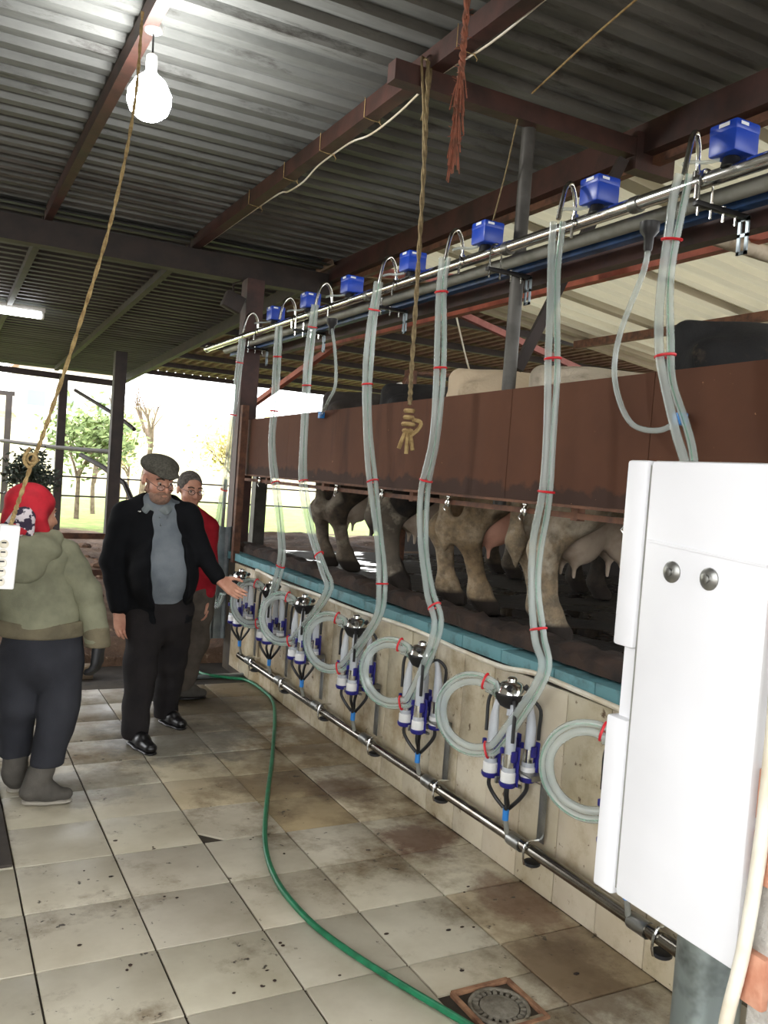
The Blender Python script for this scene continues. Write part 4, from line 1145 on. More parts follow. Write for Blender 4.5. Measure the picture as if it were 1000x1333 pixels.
def cloth(name, a, b, scale=7, bump=.25, bscale=220, rough=.9, **kw):
    kw.setdefault('Specular_IOR_Level', .15)
    return M(name, a, rough, col2=b, scale=scale, bump=bump, bscale=bscale, **kw)
MAT['jacket_black'] = cloth('black_wool', (17, 18, 21), (12, 13, 16))
MAT['polo'] = cloth('grey_knit', (114, 120, 125), (100, 107, 113))
MAT['collar'] = cloth('grey_green_collar', (118, 125, 126), (106, 113, 115))
MAT['trousers1'] = cloth('charcoal_trousers', (38, 35, 35), (30, 28, 29))
MAT['shoe'] = M('black_leather', (18, 17, 18), .35)
MAT['cap'] = cloth('dark_tweed', (86, 84, 76), (64, 62, 56), scale=90)
MAT['parka'] = cloth('olive_jacket', (130, 130, 108), (106, 106, 88), scale=5)
MAT['hem'] = cloth('olive_brown_cuff', (112, 104, 84), (92, 86, 70), scale=6)
MAT['trousers2'] = cloth('charcoal_pinstripe', (52, 53, 58), (42, 43, 48), scale=3)
MAT['boot'] = cloth('grey_felt_boot', (92, 88, 82), (72, 69, 64), scale=6)
MAT['sole'] = M('pale_sole', (150, 144, 132), .8)
MAT['scarf'] = M('red_headscarf', (190, 26, 44), .8, col2=(150, 16, 32), scale=9, bump=.2)
def pattern_mat():
    t = NT('patterned_scarf'); v = t.coords('object')
    c = t.mix(t.ramp(t.noise(v, 26, 2), .47, .5), lin((206, 196, 200)), lin((50, 40, 60)))
    c = t.mix(t.ramp(t.noise(v, 17, 2, off=(3, 1, 2)), .56, .58), c, lin((180, 30, 46)))
    t.l(c, t.b.inputs['Base Color']); t.set(Roughness=.85); return t.m
MAT['scarf_pattern'] = pattern_mat()
MAT['red_shirt'] = cloth('dark_red_fleece', (158, 34, 44), (132, 24, 34))
MAT['brown_trousers'] = cloth('brown_grey_trousers', (92, 84, 76), (72, 66, 60))
MAT['frame'] = M('dark_spectacle_frame', (50, 30, 28), .3)
MAT['lens'] = clear_mat('spectacle_lens', (220, 226, 230), .12)
MAT['glove'] = M('black_glove', (26, 26, 28), .6)

def add_face(root, R, T, s, body, glasses=True, low=0.0, brows='brow'):
    """eyes, brows and spectacles, children of the body"""
    def tr(p): return R @ (np.array(p, float) * s) + np.array(T)
    for sx in (-1, 1):
        e = obj('eye', MB().ball(tr((.031 * sx, -.0835, -.001)), .0115 * s, 12, 8), MAT['eye'], root)
        obj('iris', MB().ball(tr((.031 * sx, -.0915, -.003)), .0058 * s, 8, 6), MAT['iris'], e)
        obj('eyebrow', MB().tube([tr((.014 * sx, -.1, .022)), tr((.033 * sx, -.0985, .028)), tr((.052 * sx, -.082, .021))], .0042 * s, 6, 3), MAT[brows], root)
    if glasses:
        gl = MB(); ln = MB()
        for sx in (-1, 1):
            ring = []
            for k in range(17):
                a = 2 * math.pi * k / 16
                ring.append(tr((.033 * sx + .024 * math.cos(a), -.116 + .006 * abs(math.cos(a)), -.006 - low + .0155 * math.sin(a))))
            gl.tube(ring, .0018 * s, 5)
            ln.add([tuple(q) for q in ring[:-1]], [tuple(range(16))])
            gl.tube([tr((.057 * sx, -.108, -.002 - low)), tr((.072 * sx, -.06, .002 - low * .5)), tr((.079 * sx, .008, .006))], .0017 * s, 5)
        gl.tube([tr((-.009, -.117, -.004 - low)), tr((0, -.121, -.002 - low)), tr((.009, -.117, -.004 - low))], .0017 * s, 5)
        g_ = obj('spectacles', gl, MAT['frame'], root)
        obj('lens', ln, MAT['lens'], g_, smooth=False)

def shoe_prims(heel, toe, r=.042, z=.04):
    h, t = np.array(heel, float), np.array(toe, float); d = (t - h) / np.linalg.norm(t - h)
    a = h + d * r; b = t - d * r * .8; m = h + (t - h) * .55
    return [('c', (*a, z + .012), (*m, z + .012), r * .92, r, (1, 1, 1.05)), ('c', (*m, z + .004), (*b, z - .004), r, r * .85, (1, 1, .75)), ('c', (*a, z + .02), (*(a + d * .02), z + .075), r * .95, r * .98)]
def sole_mesh(heel, toe, r=.044, h=.016):
    a, b = np.array(heel, float), np.array(toe, float); d = (b - a) / np.linalg.norm(b - a)
    return sdf([('c', (*(a + d * r), .008), (*(a + (b - a) * .5), .008), r * .93, r * .95, (1, 1, .35)), ('c', (*(a + (b - a) * .5), .008), (*(b - d * r * .8), .008), r * .97, r * .86, (1, 1, .35))], .006, .01, zmin=.001, zmax=h)

# --- man in the flat cap, pointing at the clusters
ang = math.atan2(1.22, 4.98)
m1 = thing('person', 'man in flat cap and open black jacket, pointing with his left hand', 'person', (1.22, 4.98, 0), -ang)
oy = .10
R = rotm(.50, .24, -.04); T = np.array((-.058, oy - .035, 1.515)); HS = 1.04
hdir = np.array((.78, -.28, -.52))
wR = np.array((.318, oy - .23, .968))
body = xf(head_prims(), R, T, HS)
body += [('c', (-.055, oy + .01, 1.30), (-.058, oy - .0, 1.44), .062, .056), ('c', (-.05, oy, 1.22), (-.01, oy - .02, .86), .15, .16, (1, .68, 1)),
         ('c', (-.22, oy, 1.30), (.11, oy, 1.32), .05, .05),
         ('c', (-.235, oy, 1.29), (-.285, oy + .02, 1.02), .05, .042), ('c', (-.285, oy + .02, 1.02), (-.235, oy - .06, .745), .042, .03),
         ('c', (.125, oy, 1.31), (.20, oy - .06, 1.11), .05, .042), ('c', (.20, oy - .06, 1.11), wR, .042, .029),
         ('c', (0, oy, .80), (0, oy, .76), .14, .14, (1, .75, 1)),
         ('c', (-.085, oy - .02, .76), (-.085, oy - .11, .42), .08, .058), ('c', (-.085, oy - .11, .42), (-.092, -.10, .09), .055, .04),
         ('c', (.085, oy + .02, .76), (.085, oy + .14, .42), .08, .058), ('c', (.085, oy + .14, .42), (.075, .33, .09), .055, .04),
         ('c', (-.092, -.10, .05), (-.02, -.23, .03), .03, .022), ('c', (.075, .33, .05), (.15, .235, .03), .03, .022)]
body += hand_prims((-.233, oy - .062, .745), (.22, -.10, -.97), (.4, -.7, .1), (.5, -.75, .1), .38, 1.06, .3)
body += hand_prims(wR, hdir, (-.2, -.3, .6), (.2, -.6, .75), .14, 1.06, 1.0)
obj('body', sdf(body, .0058, .02), MAT['skin1'], m1)
add_face(m1, R, T, HS, None, True, .012)
bd = xf([('e', (0, -.052, -.080), (.060, .062, .056)), ('c', (-.03, -.096, -.055), (.03, -.096, -.055), .010, .010, None, .01), ('c', (-.058, -.005, -.06), (-.058, -.02, -.015), .018, .012), ('c', (.058, -.005, -.06), (.058, -.02, -.015), .018, .012),
         ('-e', (0, -.112, -.070), (.024, .018, .008), None, .006), ('-e', (0, -.13, .0), (.055, .07, .046), None, .01)], R, T, HS)
obj('beard', sdf(bd, .005, .015), MAT['beard'], m1)
cp = xf([('e', (0, .012, .078), (.098, .118, .055), rotm(0, .06)), ('e', (0, -.03, .085), (.094, .09, .045), rotm(0, .22)), ('-b', (0, .02, .0), (.2, .2, .048), rotm(0, .08), .004), ('e', (0, -.108, .052), (.068, .042, .010), rotm(0, .30), .02)], R, T, HS)
obj('flat_cap', sdf(cp, .005, .02), MAT['cap'], m1)
sh = [('c', (-.05, oy, 1.24), (-.01, oy - .01, .84), .168, .172, (1, .70, 1)), ('e', (.01, oy - .07, 1.0), (.165, .13, .20)), ('c', (-.15, oy, 1.32), (.05, oy, 1.33), .055, .055), ('c', (-.054, oy, 1.33), (-.056, oy - .005, 1.385), .075, .066)]
obj('polo_shirt', sdf(sh, .007, .05, zmin=.79, disp=wrinkle(.0028, 42)), MAT['polo'], m1)
col_ = MB()
for sx in (-1, 1):
    c0 = np.array((-.055, oy - .005, 1.385))
    P0 = [c0 + np.array((.0, .062, .022)), c0 + np.array((.058 * sx, .03, .024)), c0 + np.array((.070 * sx, -.03, .010)), c0 + np.array((.045 * sx, -.078, -.018)), c0 + np.array((.008 * sx, -.098, -.048))]
    Q0 = [p + np.array(((p[0] - c0[0]) * .35, (p[1] - c0[1]) * .35, -.038)) for p in P0]; Q0[-1] = P0[-1] + np.array((.035 * sx, -.004, -.022)); Q0[3] = Q0[3] + np.array((.008 * sx, -.012, -.006))
    A_, B_ = resample(P0, 5), resample(Q0, 5)
    n_ = len(A_); V = [tuple(p) for p in A_] + [tuple(p) for p in B_] + [tuple(p + np.array((0, .006, -.004))) for p in A_] + [tuple(p + np.array((0, .006, -.004))) for p in B_]
    F = [(i, i + 1, n_ + i + 1, n_ + i) for i in range(n_ - 1)] + [(2 * n_ + i, 3 * n_ + i, 3 * n_ + i + 1, 2 * n_ + i + 1) for i in range(n_ - 1)] + [(n_ + i, n_ + i + 1, 3 * n_ + i + 1, 3 * n_ + i) for i in range(n_ - 1)]
    col_.add(V, F)
obj('collar', col_, MAT['collar'], m1, angle=80)
pk = MB()
for z in (1.30, 1.255): pk.ball((-.032 + (1.30 - z) * .15, oy - .142 - (1.3 - z) * .2, z), (.006, .004, .006), 8, 6)
obj('button', pk, MAT['collar'], m1)
jk = [('c', (-.055, oy + .01, 1.25), (-.01, oy + .01, .74), .188, .205, (1, .72, 1)), ('e', (.01, oy - .075, .98), (.20, .165, .24)),
      ('c', (-.215, oy + .005, 1.30), (.105, oy + .005, 1.32), .072, .072), ('c', (-.14, oy + .03, 1.36), (.03, oy + .03, 1.37), .06, .06),
      ('-c', (-.018, oy - .26, 1.52), (.085, oy - .30, .55), .095, .120, (1, 2.3, 1), .012), ('-e', (-.055, oy - .07, 1.44), (.085, .15, .11), None, .012),
      ('c', (-.235, oy, 1.285), (-.288, oy + .02, 1.02), .082, .070), ('c', (-.288, oy + .02, 1.02), (-.238, oy - .055, .77), .068, .052),
      ('c', (.125, oy, 1.305), (.202, oy - .06, 1.115), .080, .066), ('c', (.202, oy - .06, 1.115), (.305, oy - .215, .985), .064, .046)]
obj('jacket', sdf(jk, .007, .025, zmin=.68, disp=wrinkle(.004, 30, 1)), MAT['jacket_black'], m1)
pn_ = obj('pin', MB().ball((-.145, oy - .125, 1.325), (.010, .006, .006), 8, 6), MAT['chrome'], m1); pn_['label'] = 'small silver pin on the collar'
tr_ = [('c', (0, oy, .82), (0, oy, .72), .165, .165, (1, .78, 1)), ('c', (-.082, oy - .01, .74), (-.088, oy - .10, .42), .115, .092), ('c', (-.088, oy - .10, .42), (-.098, -.085, .075), .090, .076),
       ('c', (.082, oy + .02, .74), (.085, oy + .13, .42), .115, .092), ('c', (.085, oy + .13, .42), (.07, .335, .075), .090, .076)]
obj('trousers', sdf(tr_, .008, .04, zmin=.035, zmax=.835, disp=wrinkle(.004, 26, 2)), MAT['trousers1'], m1)
bl_ = obj('belt', MB().lathe([(.165, .795), (.171, .80), (.171, .825), (.165, .83)], 32, (0, 0, 0)), MAT['shoe'], m1)
bl_.location = (.0, oy, 0); bl_.scale = (.98, .78, 1)
for he, to in (((-.122, -.035), (.012, -.295)), ((.045, .385), (.185, .175))):
    s_ = obj('shoe', sdf(shoe_prims(he, to), .006, .02, zmin=.004), MAT['shoe'], m1)
    obj('sole', sole_mesh(he, to), MAT['shoe'], s_)

# --- woman in a red headscarf, seen from behind
ang = math.atan2(.50, 4.2)
m2 = thing('person', 'woman in red headscarf and olive jacket, seen from behind', 'person', (.50, 4.2, 0), -ang)
R = rotm(2.1, .1, 0); T = np.array((-.075, .01, 1.345)); HS = 1.0
body = xf(head_prims(), R, T, HS)
body += [('c', (-.07, 0, 1.15), (-.075, .0, 1.27), .055, .05), ('c', (-.06, 0, 1.1), (0, 0, .85), .14, .15, (1, .68, 1)), ('c', (-.18, 0, 1.15), (.07, 0, 1.17), .05, .05),
         ('c', (.085, 0, 1.16), (.19, 0, .98), .048, .042), ('c', (.19, 0, .98), (.242, -.03, .755), .040, .03),
         ('c', (-.2, 0, 1.14), (-.29, .03, .94), .048, .042), ('c', (-.29, .03, .94), (-.27, .14, .78), .04, .03),
         ('c', (0, .0, .80), (0, 0, .74), .15, .15, (1, .75, 1)), ('c', (.07, 0, .74), (.09, -.01, .42), .085, .065), ('c', (.09, -.01, .42), (.02, .0, .09), .055, .032),
         ('c', (-.08, .03, .74), (-.07, .06, .44), .085, .065), ('c', (-.08, .06, .44), (-.085, .155, .09), .055, .032), ('c', (0, 0, .05), (.10, -.01, .03), .03, .022), ('c', (-.085, .16, .05), (-.04, .25, .03), .03, .022)]
body += hand_prims((.244, -.03, .752), (-.02, -.05, -1), (-.8, .4, 0), (.3, .9, 0), .55, 1.0, .2)
body += hand_prims((-.27, .14, .78), (.1, .3, -.9), (.8, .2, 0), (.2, -.9, 0), .5, .92, .2)
obj('body', sdf(body, .0065, .02), MAT['skin2'], m2)
add_face(m2, R, T, HS, None, False)
sc_ = xf([('e', (0, .02, .035), (.094, .112, .100)), ('e', (0, .03, -.04), (.086, .094, .085)), ('c', (0, .095, -.03), (.0, .11, -.10), .035, .028), ('c', (-.085, .0, -.02), (-.06, -.055, -.11), .022, .02), ('c', (.085, .0, -.02), (.06, -.055, -.11), .022, .02),
          ('-e', (0, -.135, -.035), (.066, .085, .095), None, .02)], R, T, HS)
obj('headscarf', sdf(sc_, .006, .035, disp=wrinkle(.0035, 34, 4)), MAT['scarf'], m2)
sk = [('c', (-.10, -.10, 1.345), (-.14, -.105, 1.26), .032, .03), ('c', (-.14, -.10, 1.26), (-.165, -.08, 1.20), .03, .012), ('c', (-.085, -.102, 1.32), (-.075, -.108, 1.22), .028, .012), ('c', (-.13, -.09, 1.335), (-.175, -.06, 1.29), .03, .02)]
obj('scarf_tail', sdf(sk, .006, .02, disp=wrinkle(.003, 50, 1)), MAT['scarf_pattern'], m2)
pj = [('c', (-.06, 0, 1.10), (-.012, 0, .80), .160, .188, (1, .76, 1)), ('c', (-.165, 0, 1.15), (.05, 0, 1.17), .07, .07), ('c', (-.10, .0, 1.2), (-.03, 0, 1.21), .065, .065)]
obj('jacket', sdf(pj, .007, .03, zmin=.80, disp=wrinkle(.008, 24, 2)), MAT['parka'], m2)
for sl in ([('c', (.068, 0, 1.155), (.182, -.005, .98), .078, .066), ('c', (.182, -.005, .98), (.238, -.03, .765), .066, .056)], [('c', (-.185, 0, 1.14), (-.28, .03, .94), .078, .068), ('c', (-.28, .03, .94), (-.265, .13, .80), .066, .056)]):
    obj('sleeve', sdf(sl, .007, .03, zmin=.735, disp=wrinkle(.005, 30, 3)), MAT['parka'], m2)
hd = [('e', (-.075, -.075, 1.185), (.135, .075, .075), rotm(0, -.35)), ('e', (-.10, -.115, 1.11), (.105, .035, .075), rotm(0, -.12)), ('c', (-.165, -.02, 1.215), (.02, -.02, 1.225), .05, .05), ('-e', (-.075, .02, 1.31), (.085, .09, .075), None, .02)]
obj('hood', sdf(hd, .007, .03, disp=wrinkle(.003, 30, 5)), MAT['parka'], m2)
obj('waistband', sdf([('c', (-.012, 0, .86), (-.01, 0, .80), .190, .192, (1, .78, 1))], .008, .02, zmin=.785, zmax=.86, disp=wrinkle(.003, 60, 3)), MAT['hem'], m2)
obj('cuff', sdf([('c', (.232, -.027, .80), (.240, -.03, .745), .060, .058)], .006, .01, zmin=.735, zmax=.83, disp=wrinkle(.002, 70, 3)), MAT['hem'], m2)
obj('glove', sdf(hand_prims((.244, -.03, .752), (-.02, -.05, -1), (-.8, .4, 0), (.3, .9, 0), .55, 1.0, .2), .006, .015, disp=lambda X, Y, Z: -.006 + 0 * X), MAT['glove'], m2)
tw = [('c', (0, 0, .82), (0, 0, .72), .168, .172, (1, .80, 1)), ('c', (.078, -.005, .70), (.088, -.015, .45), .108, .090), ('c', (.088, -.015, .45), (.048, -.0, .20), .090, .076),
      ('c', (-.082, .03, .70), (-.092, .06, .45), .106, .086), ('c', (-.092, .06, .45), (-.092, .14, .20), .084, .070), ('c', (0, 0, .66), (0, 0, .60), .10, .07)]
obj('trousers', sdf(tw, .008, .03, zmin=.175, zmax=.845, disp=wrinkle(.006, 22, 6)), MAT['trousers2'], m2)
for he, to, up, tp in (((-.06, .0), (.168, -.016), (.022, .0), (.056, -.003)), ((-.105, .125), (-.02, .30), (-.085, .155), (-.084, .108))):
    P = shoe_prims(he, to, .045) + [('c', (up[0] - .01, up[1], .09), (tp[0], tp[1], .27), .056, .060)]
    s_ = obj('boot', sdf(P, .006, .025, zmin=.006, disp=wrinkle(.002, 60, 2)), MAT['boot'], m2)
    obj('sole', sole_mesh(he, to, .047, .02), MAT['sole'], s_)

# --- bareheaded man behind
ang = math.atan2(1.66, 5.85)
m3 = thing('person', 'grey haired man in red top with spectacles, standing behind the pointing man', 'person', (1.66, 5.85, 0), -ang)
R = rotm(.42, .10, .03); T = np.array((-.072, .0, 1.44)); HS = 1.02
body = xf(head_prims(), R, T, HS)
body += [('c', (-.06, 0.01, 1.22), (-.07, .0, 1.36), .056, .054), ('c', (-.06, 0, 1.12), (-.04, 0, .8), .15, .15, (1, .68, 1)), ('c', (-.2, 0, 1.19), (.06, 0, 1.19), .05, .05),
         ('c', (.06, 0, 1.18), (.085, .02, .93), .048, .042), ('c', (.085, .02, .93), (.085, -.05, .70), .04, .03), ('c', (-.22, 0, 1.18), (-.26, 0, .93), .048, .042), ('c', (-.26, 0, .93), (-.24, -.07, .70), .04, .03),
         ('c', (-.04, 0, .78), (-.04, 0, .72), .14, .14, (1, .75, 1)), ('c', (-.04 + .07, 0, .72), (.03, -.02, .40), .08, .058), ('c', (.03, -.02, .40), (-.03, -.03, .09), .055, .04),
         ('c', (-.12, 0, .72), (-.13, -.04, .40), .08, .058), ('c', (-.13, -.04, .40), (-.16, -.02, .09), .055, .04), ('c', (-.03, -.04, .05), (.05, -.02, .03), .03, .022), ('c', (-.16, -.02, .05), (-.11, -.13, .03), .03, .022)]
body += hand_prims((.085, -.05, .70), (0, -.1, -1), (-.8, -.3, 0), (-.2, -.9, 0), .45, 1, .2) + hand_prims((-.24, -.07, .70), (0, -.1, -1), (.8, -.3, 0), (.2, -.9, 0), .45, 1, .2)
obj('body', sdf(body, .0065, .02), MAT['skin1'], m3)
add_face(m3, R, T, HS, None, True, 0)
hr = xf([('e', (0, .018, .036), (.080, .099, .090)), ('c', (-.076, .02, .03), (-.076, .0, -.005), .012, .006), ('c', (.076, .02, .03), (.076, .0, -.005), .012, .006), ('-e', (0, -.125, -.01), (.085, .105, .095), None, .01), ('-b', (0, -.02, -.12), (.2, .2, .09), rotm(0, -.25), .01)], R, T, HS)
obj('hair', sdf(hr, .005, .012, disp=wrinkle(.001, 140, 2)), MAT['hair'], m3)
rs = [('c', (-.065, 0, 1.15), (-.04, 0, .76), .178, .18, (1, .72, 1)), ('c', (-.2, 0, 1.185), (.06, 0, 1.19), .075, .075), ('c', (-.065, .01, 1.24), (-.068, .005, 1.30), .075, .064),
      ('c', (.06, 0, 1.18), (.085, .02, .93), .074, .06), ('c', (.085, .02, .93), (.085, -.04, .73), .06, .048), ('c', (-.22, 0, 1.18), (-.26, 0, .93), .078, .065), ('c', (-.26, 0, .93), (-.242, -.06, .73), .064, .05)]
obj('red_top', sdf(rs, .008, .03, zmin=.68, disp=wrinkle(.004, 30, 3)), MAT['red_shirt'], m3)
tb = [('c', (-.04, 0, .76), (-.04, 0, .68), .165, .165, (1, .78, 1)), ('c', (.035, 0, .70), (.03, -.02, .40), .112, .088), ('c', (.03, -.02, .40), (-.035, -.03, .09), .086, .072), ('c', (-.12, 0, .70), (-.13, -.03, .40), .112, .088), ('c', (-.13, -.03, .40), (-.16, -.02, .09), .086, .072)]
obj('trousers', sdf(tb, .008, .04, zmin=.05, disp=wrinkle(.005, 26, 4)), MAT['brown_trousers'], m3)
for he, to in (((-.085, -.06), (.128, -.01)), ((-.19, .03), (-.10, -.2))):
    s_ = obj('shoe', sdf(shoe_prims(he, to, .046), .006, .02, zmin=.004), MAT['boot'], m3)
    obj('sole', sole_mesh(he, to, .048), MAT['shoe'], s_)
# ------------------------------------------------------------------ outdoors
def gz(x, y):
    left = .30 * min(1, max(0, (y - 6.9) / 1.6))
    right = .72
    t = min(1, max(0, (x - 2.2) / .6)); t = t * t * (3 - 2 * t)
    t *= min(1, max(0, (14 - y) / 2.5))
    z = left + (right - left) * t
    z += max(0, y - 30) * .11 + max(0, y - 34) * .02
    return z
def ngz(x, y):
    a = math.sin(x * 3.1 + y * 1.7) * math.sin(y * 2.3 - x * 1.1)
    b = math.sin(x * 7.3 - y * 5.1) * math.sin(y * 8.7 + x * 6.1)
    return gz(x, y) + (.035 * a + .022 * b) * (1 if y < 16.5 else .4)
def ground_mat():
    t = NT('yard_ground'); v = t.coords('world'); x = t.sep(v)
    dirt = t.mix(t.ramp(t.noise(v, 2.2, 8, .7), .35, .65), lin((126, 98, 76)), lin((78, 58, 44)))
    dirt = t.mix(t.ramp(t.noise(v, 14, 5, .7), .6, .72), dirt, lin((176, 148, 122)))
    grass = t.mix(t.ramp(t.noise(v, 3, 6), .35, .65), lin((112, 138, 62)), lin((142, 158, 84)))
    hill = t.mix(t.ramp(t.noise(v, .6, 8, .7), .4, .62), lin((190, 182, 150)), lin((142, 136, 98)))
    yy = t.math('ADD', x[1], t.ramp(t.noise(v, .9, 5), .3, .7, -1.5, 1.5))
    c = t.mix(t.ramp(yy, 16.2, 17.4), dirt, grass)
    c = t.mix(t.ramp(yy, 27, 33), c, hill)
    t.l(c, t.b.inputs['Base Color']); t.set(Roughness=.95)
    t.bump(t.noise(v, 9, 8, .7), 1.0, .05)
    return t.m
MAT['ground'] = ground_mat()
xs = np.concatenate([np.linspace(-14, -2, 9), np.linspace(-1.8, 8, 90), np.linspace(8.5, 45, 24)])
ys = np.concatenate([np.linspace(7.0, 18, 100), np.linspace(18.6, 75, 50)])
V = [(x, y, ngz(x, y) if y > 7.05 else -.4) for y in ys for x in xs]
nx = len(xs)
F = [(j * nx + i, j * nx + i + 1, (j + 1) * nx + i + 1, (j + 1) * nx + i) for j in range(len(ys) - 1) for i in range(nx - 1)]
struct('ground', MB().add(V, F), MAT['ground'], 'brown yard earth turning to bright grass and pale hillside', angle=180)
# rubble and clods at the pit end
MAT['clod'] = M('dry_clod', (116, 88, 68), .95, col2=(70, 52, 40), scale=5, space='world', bump=.8)
mb = MB(); rnd = random.Random(5)
for k in range(420):
    x = rnd.uniform(-.8, 3.2); y = rnd.uniform(7.2, 13.5) if k > 140 else rnd.uniform(7.1, 8.6)
    if (x > 2.1 and y < 7.6) or 7.4 < y < 7.9: continue
    r = rnd.uniform(.02, .075)
    mb.ball((x, y, ngz(x, y) + r * .2), (r * rnd.uniform(.8, 1.6), r, r * rnd.uniform(.5, .8)), 6, 4)
o = obj('earth_clods', mb, MAT['clod'], smooth=False); tag(o, 'loose clods of earth and rubble on the yard bank', 'earth', kind='stuff')
# fence
fn = thing('yard_fence', 'thin two wire yard fence in front of the grass', 'fence', (3.5, 16.6, .3))
for z in (.57, .92):
    obj('rail', MB().tube([(-9, 0, z), (-3, 0, z - .02), (0, 0, z + .01), (4, 0, z), (14, 0, z)], .018, 6, 2), MAT['beam_dark'], fn)
for x in (-8, -4.6, -.4, 1.7, 5, 8, 11):
    obj('post', MB().tube([(x, 0, -.1), (x, 0, 1.05)], .035, 6), MAT['beam_dark'], fn)
# rails and braces of the open far bay
rb = thing('bay_rail', 'round wooden rail between the far posts', 'rail', (1.9, 15.3, 1.72))
obj('rail_bar', MB().tube([(-.75, 2.0, .06), (0, .15, .0), (.52, -2.35, -.02)], .035, 8, 2), MAT['beam_dark'], rb)
b_ = obj('bay_brace', MB().tube([(2.12, 15.4, 2.7), (2.5, 13.6, 2.25), (2.62, 12.9, 2.05)], .03, 8, 2), MAT['beam_dark']); tag(b_, 'upper diagonal brace on the far posts', 'brace')
b_ = obj('bay_brace', MB().tube([(2.14, 14.5, 1.62), (2.55, 13.0, 1.25), (2.75, 12.4, .5)], .04, 8, 2), MAT['beam_dark']); tag(b_, 'lower diagonal brace below the round rail', 'brace')
# low boards behind the men
for z, nm in ((.93, 'upper'), (.62, 'lower')):
    b_ = obj('board', MB().bar((.1, 7.55, z), (2.0, 7.75, z + .01), .025, .05), MAT['rust']); tag(b_, nm + ' weathered board rail behind the two men', 'board')
for x in (.15, 1.95):
    b_ = obj('board_post', MB().box(x - .03, x + .03, 7.58, 7.66, .02, 1.02), MAT['beam_dark']); tag(b_, ('left' if x < 1 else 'right') + ' stake holding the weathered boards', 'stake')
st = obj('stone_block', MB().box(-.09, .09, -.06, .06, 0, .1, bev=.012), M('sandy_block', (150, 132, 108), .9, col2=(112, 96, 78), scale=8, bump=.4), loc=(1.08, 6.75, -.06)); tag(st, 'sandy stone block on the dark step behind the woman', 'stone')
# trees and shrubs
MAT['bark'] = M('grey_brown_bark', (120, 104, 88), .9, col2=(88, 74, 60), scale=9, space='world', bump=.5)
MAT['leaf_olive'] = M('olive_leaves', (120, 138, 74), .7, col2=(84, 104, 52), scale=4, space='world')
MAT['leaf_yellow'] = M('yellow_dry_leaves', (196, 184, 112), .8, col2=(158, 142, 88), scale=4, space='world')
MAT['leaf_dark'] = M('dark_shrub_leaves', (52, 62, 46), .7, col2=(34, 42, 34), scale=4, space='world')
def branches(root, h, rnd, n, spread, mat, r0, lean=(0, 0)):
    mb = MB(); tips = []
    def grow(p, d, L, r, lvl):
        q = p + d * L
        mid = p + d * L * .5 + Vector((rnd.gauss(0, .03), rnd.gauss(0, .03), 0)) * L
        mb.tube([p, mid, q], [r, r * .8, r * .6], 6, 2)
        tips.append(q)
        if lvl == 0: return
        for _ in range(n):
            e = (d + Vector((rnd.gauss(0, spread), rnd.gauss(0, spread), rnd.uniform(-.1, .5)))).normalized()
            grow(p + d * L * rnd.uniform(.6, 1), e, L * rnd.uniform(.5, .75), r * .55, lvl - 1)
    grow(Vector((0, 0, 0)), Vector((lean[0], lean[1], 1)).normalized(), h * .45, r0, 3)
    obj('trunk', mb, mat, root)
    return tips
def leaves(root, tips, rnd, n, size, rad, mat):
    mb = MB()
    for t in tips:
        for _ in range(n):
            p = t + Vector((rnd.gauss(0, rad), rnd.gauss(0, rad), rnd.gauss(0, rad)))
            a = Vector((rnd.gauss(0, 1), rnd.gauss(0, 1), rnd.gauss(0, .6))).normalized(); b = a.orthogonal().normalized()
            s_ = size * rnd.uniform(.6, 1.3)
            mb.add([p, p + a * s_ * .5 + b * s_ * .22, p + a * s_, p + a * s_ * .5 - b * s_ * .22], [(0, 1, 2, 3)])
    o = obj('foliage', mb, mat, root, smooth=False); o['kind'] = 'stuff'
def tree(name, label, x, y, h, leaf, seed, n=3, spread=.55, r0=.06, nl=10, size=.13, rad=.22, lean=(0, 0)):
    rnd = random.Random(seed)
    t_ = thing(name, label, 'tree', (x, y, gz(x, y) - .03))
    tp = branches(t_, h, rnd, n, spread, MAT['bark'], r0, lean)
    if leaf: leaves(t_, tp, rnd, nl, size, rad, MAT[leaf])
tree('olive_tree', 'leafy green tree between the two far posts', 2.72, 18.6, 2.3, 'leaf_olive', 4, 4, .6, .06, 16, .17, .2)
tree('olive_tree', 'pale leafy tree just right of the nearer dark post', 3.35, 20.5, 2.6, 'leaf_olive', 9, 3, .55, .06, 10, .17, .22)
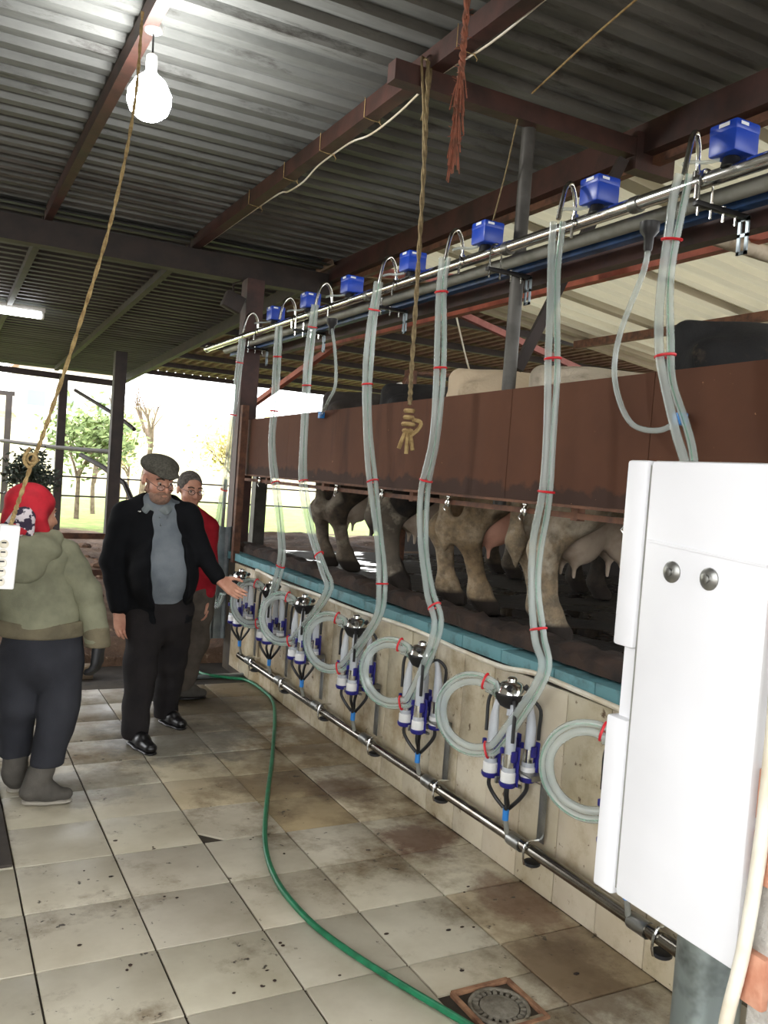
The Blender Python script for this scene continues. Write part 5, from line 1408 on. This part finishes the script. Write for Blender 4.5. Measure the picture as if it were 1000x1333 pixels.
tree('bare_tree', 'bare tree with forked branches above the flat cap', 4.75, 22, 3.9, None, 12, 3, .42, .09, lean=(.1, 0))
tree('bare_tree', 'thin bare tree left of the forked one', 4.25, 22.5, 3.4, None, 21, 2, .4, .06)
tree('dry_shrub', 'yellow dry shrub behind the second man', 6.9, 21.2, 2.6, 'leaf_yellow', 30, 4, .7, .05, 10, .16, .25)
tree('dry_shrub', 'pale dry shrub left of the rusty panel', 8.6, 25.5, 3.0, 'leaf_yellow', 33, 4, .7, .05, 6, .15, .25)
tree('dry_shrub', 'sparse dry shrub on the slope', 5.4, 27, 2.6, 'leaf_yellow', 37, 4, .7, .05, 6, .16, .3)
tree('dark_shrub', 'dark shrub behind the red headscarf', 1.35, 14.2, 1.3, 'leaf_dark', 41, 4, .5, .03, 16, .10, .08)
# pale houses far left
MAT['house'] = M('pale_render', (214, 210, 204), .9)
MAT['house_win'] = M('dull_window_glass', (120, 128, 136), .3)
MAT['tile_roof'] = M('pale_roof_tiles', (186, 160, 140), .9)
for (x, y, w, h, lb_) in ((-.5, 52, 7, 4.6, 'pale house far behind the dark posts at the left'), (7.5, 56, 6, 3.4, 'pale low house far behind the trees')):
    z = gz(x, y) - .3
    hs = thing('house', lb_, 'building', (x, y, z))
    obj('wall', MB().box(-w / 2, w / 2, 0, 6, 0, h), MAT['house'], hs)
    obj('roof', MB().add([(-w / 2 - .3, -.3, h), (w / 2 + .3, -.3, h), (w / 2 + .3, 6.3, h), (-w / 2 - .3, 6.3, h), (-w / 2, 3, h + 1.1), (w / 2, 3, h + 1.1)], [(0, 1, 5, 4), (2, 3, 4, 5), (0, 4, 3), (1, 2, 5), (0, 3, 2, 1)]), MAT['tile_roof'], hs, smooth=False)
    for k in range(3):
        for zz in (1.0, 2.9):
            if zz + 1 > h: continue
            wx = -w / 2 + w * (k + .5) / 3
            wn = obj('window', MB().box(wx - .6, wx + .6, -.05, .02, zz, zz + 1.1), MAT['house'], hs)
            obj('pane', MB().box(wx - .5, wx + .5, -.07, -.03, zz + .1, zz + 1.0), MAT['house_win'], wn)
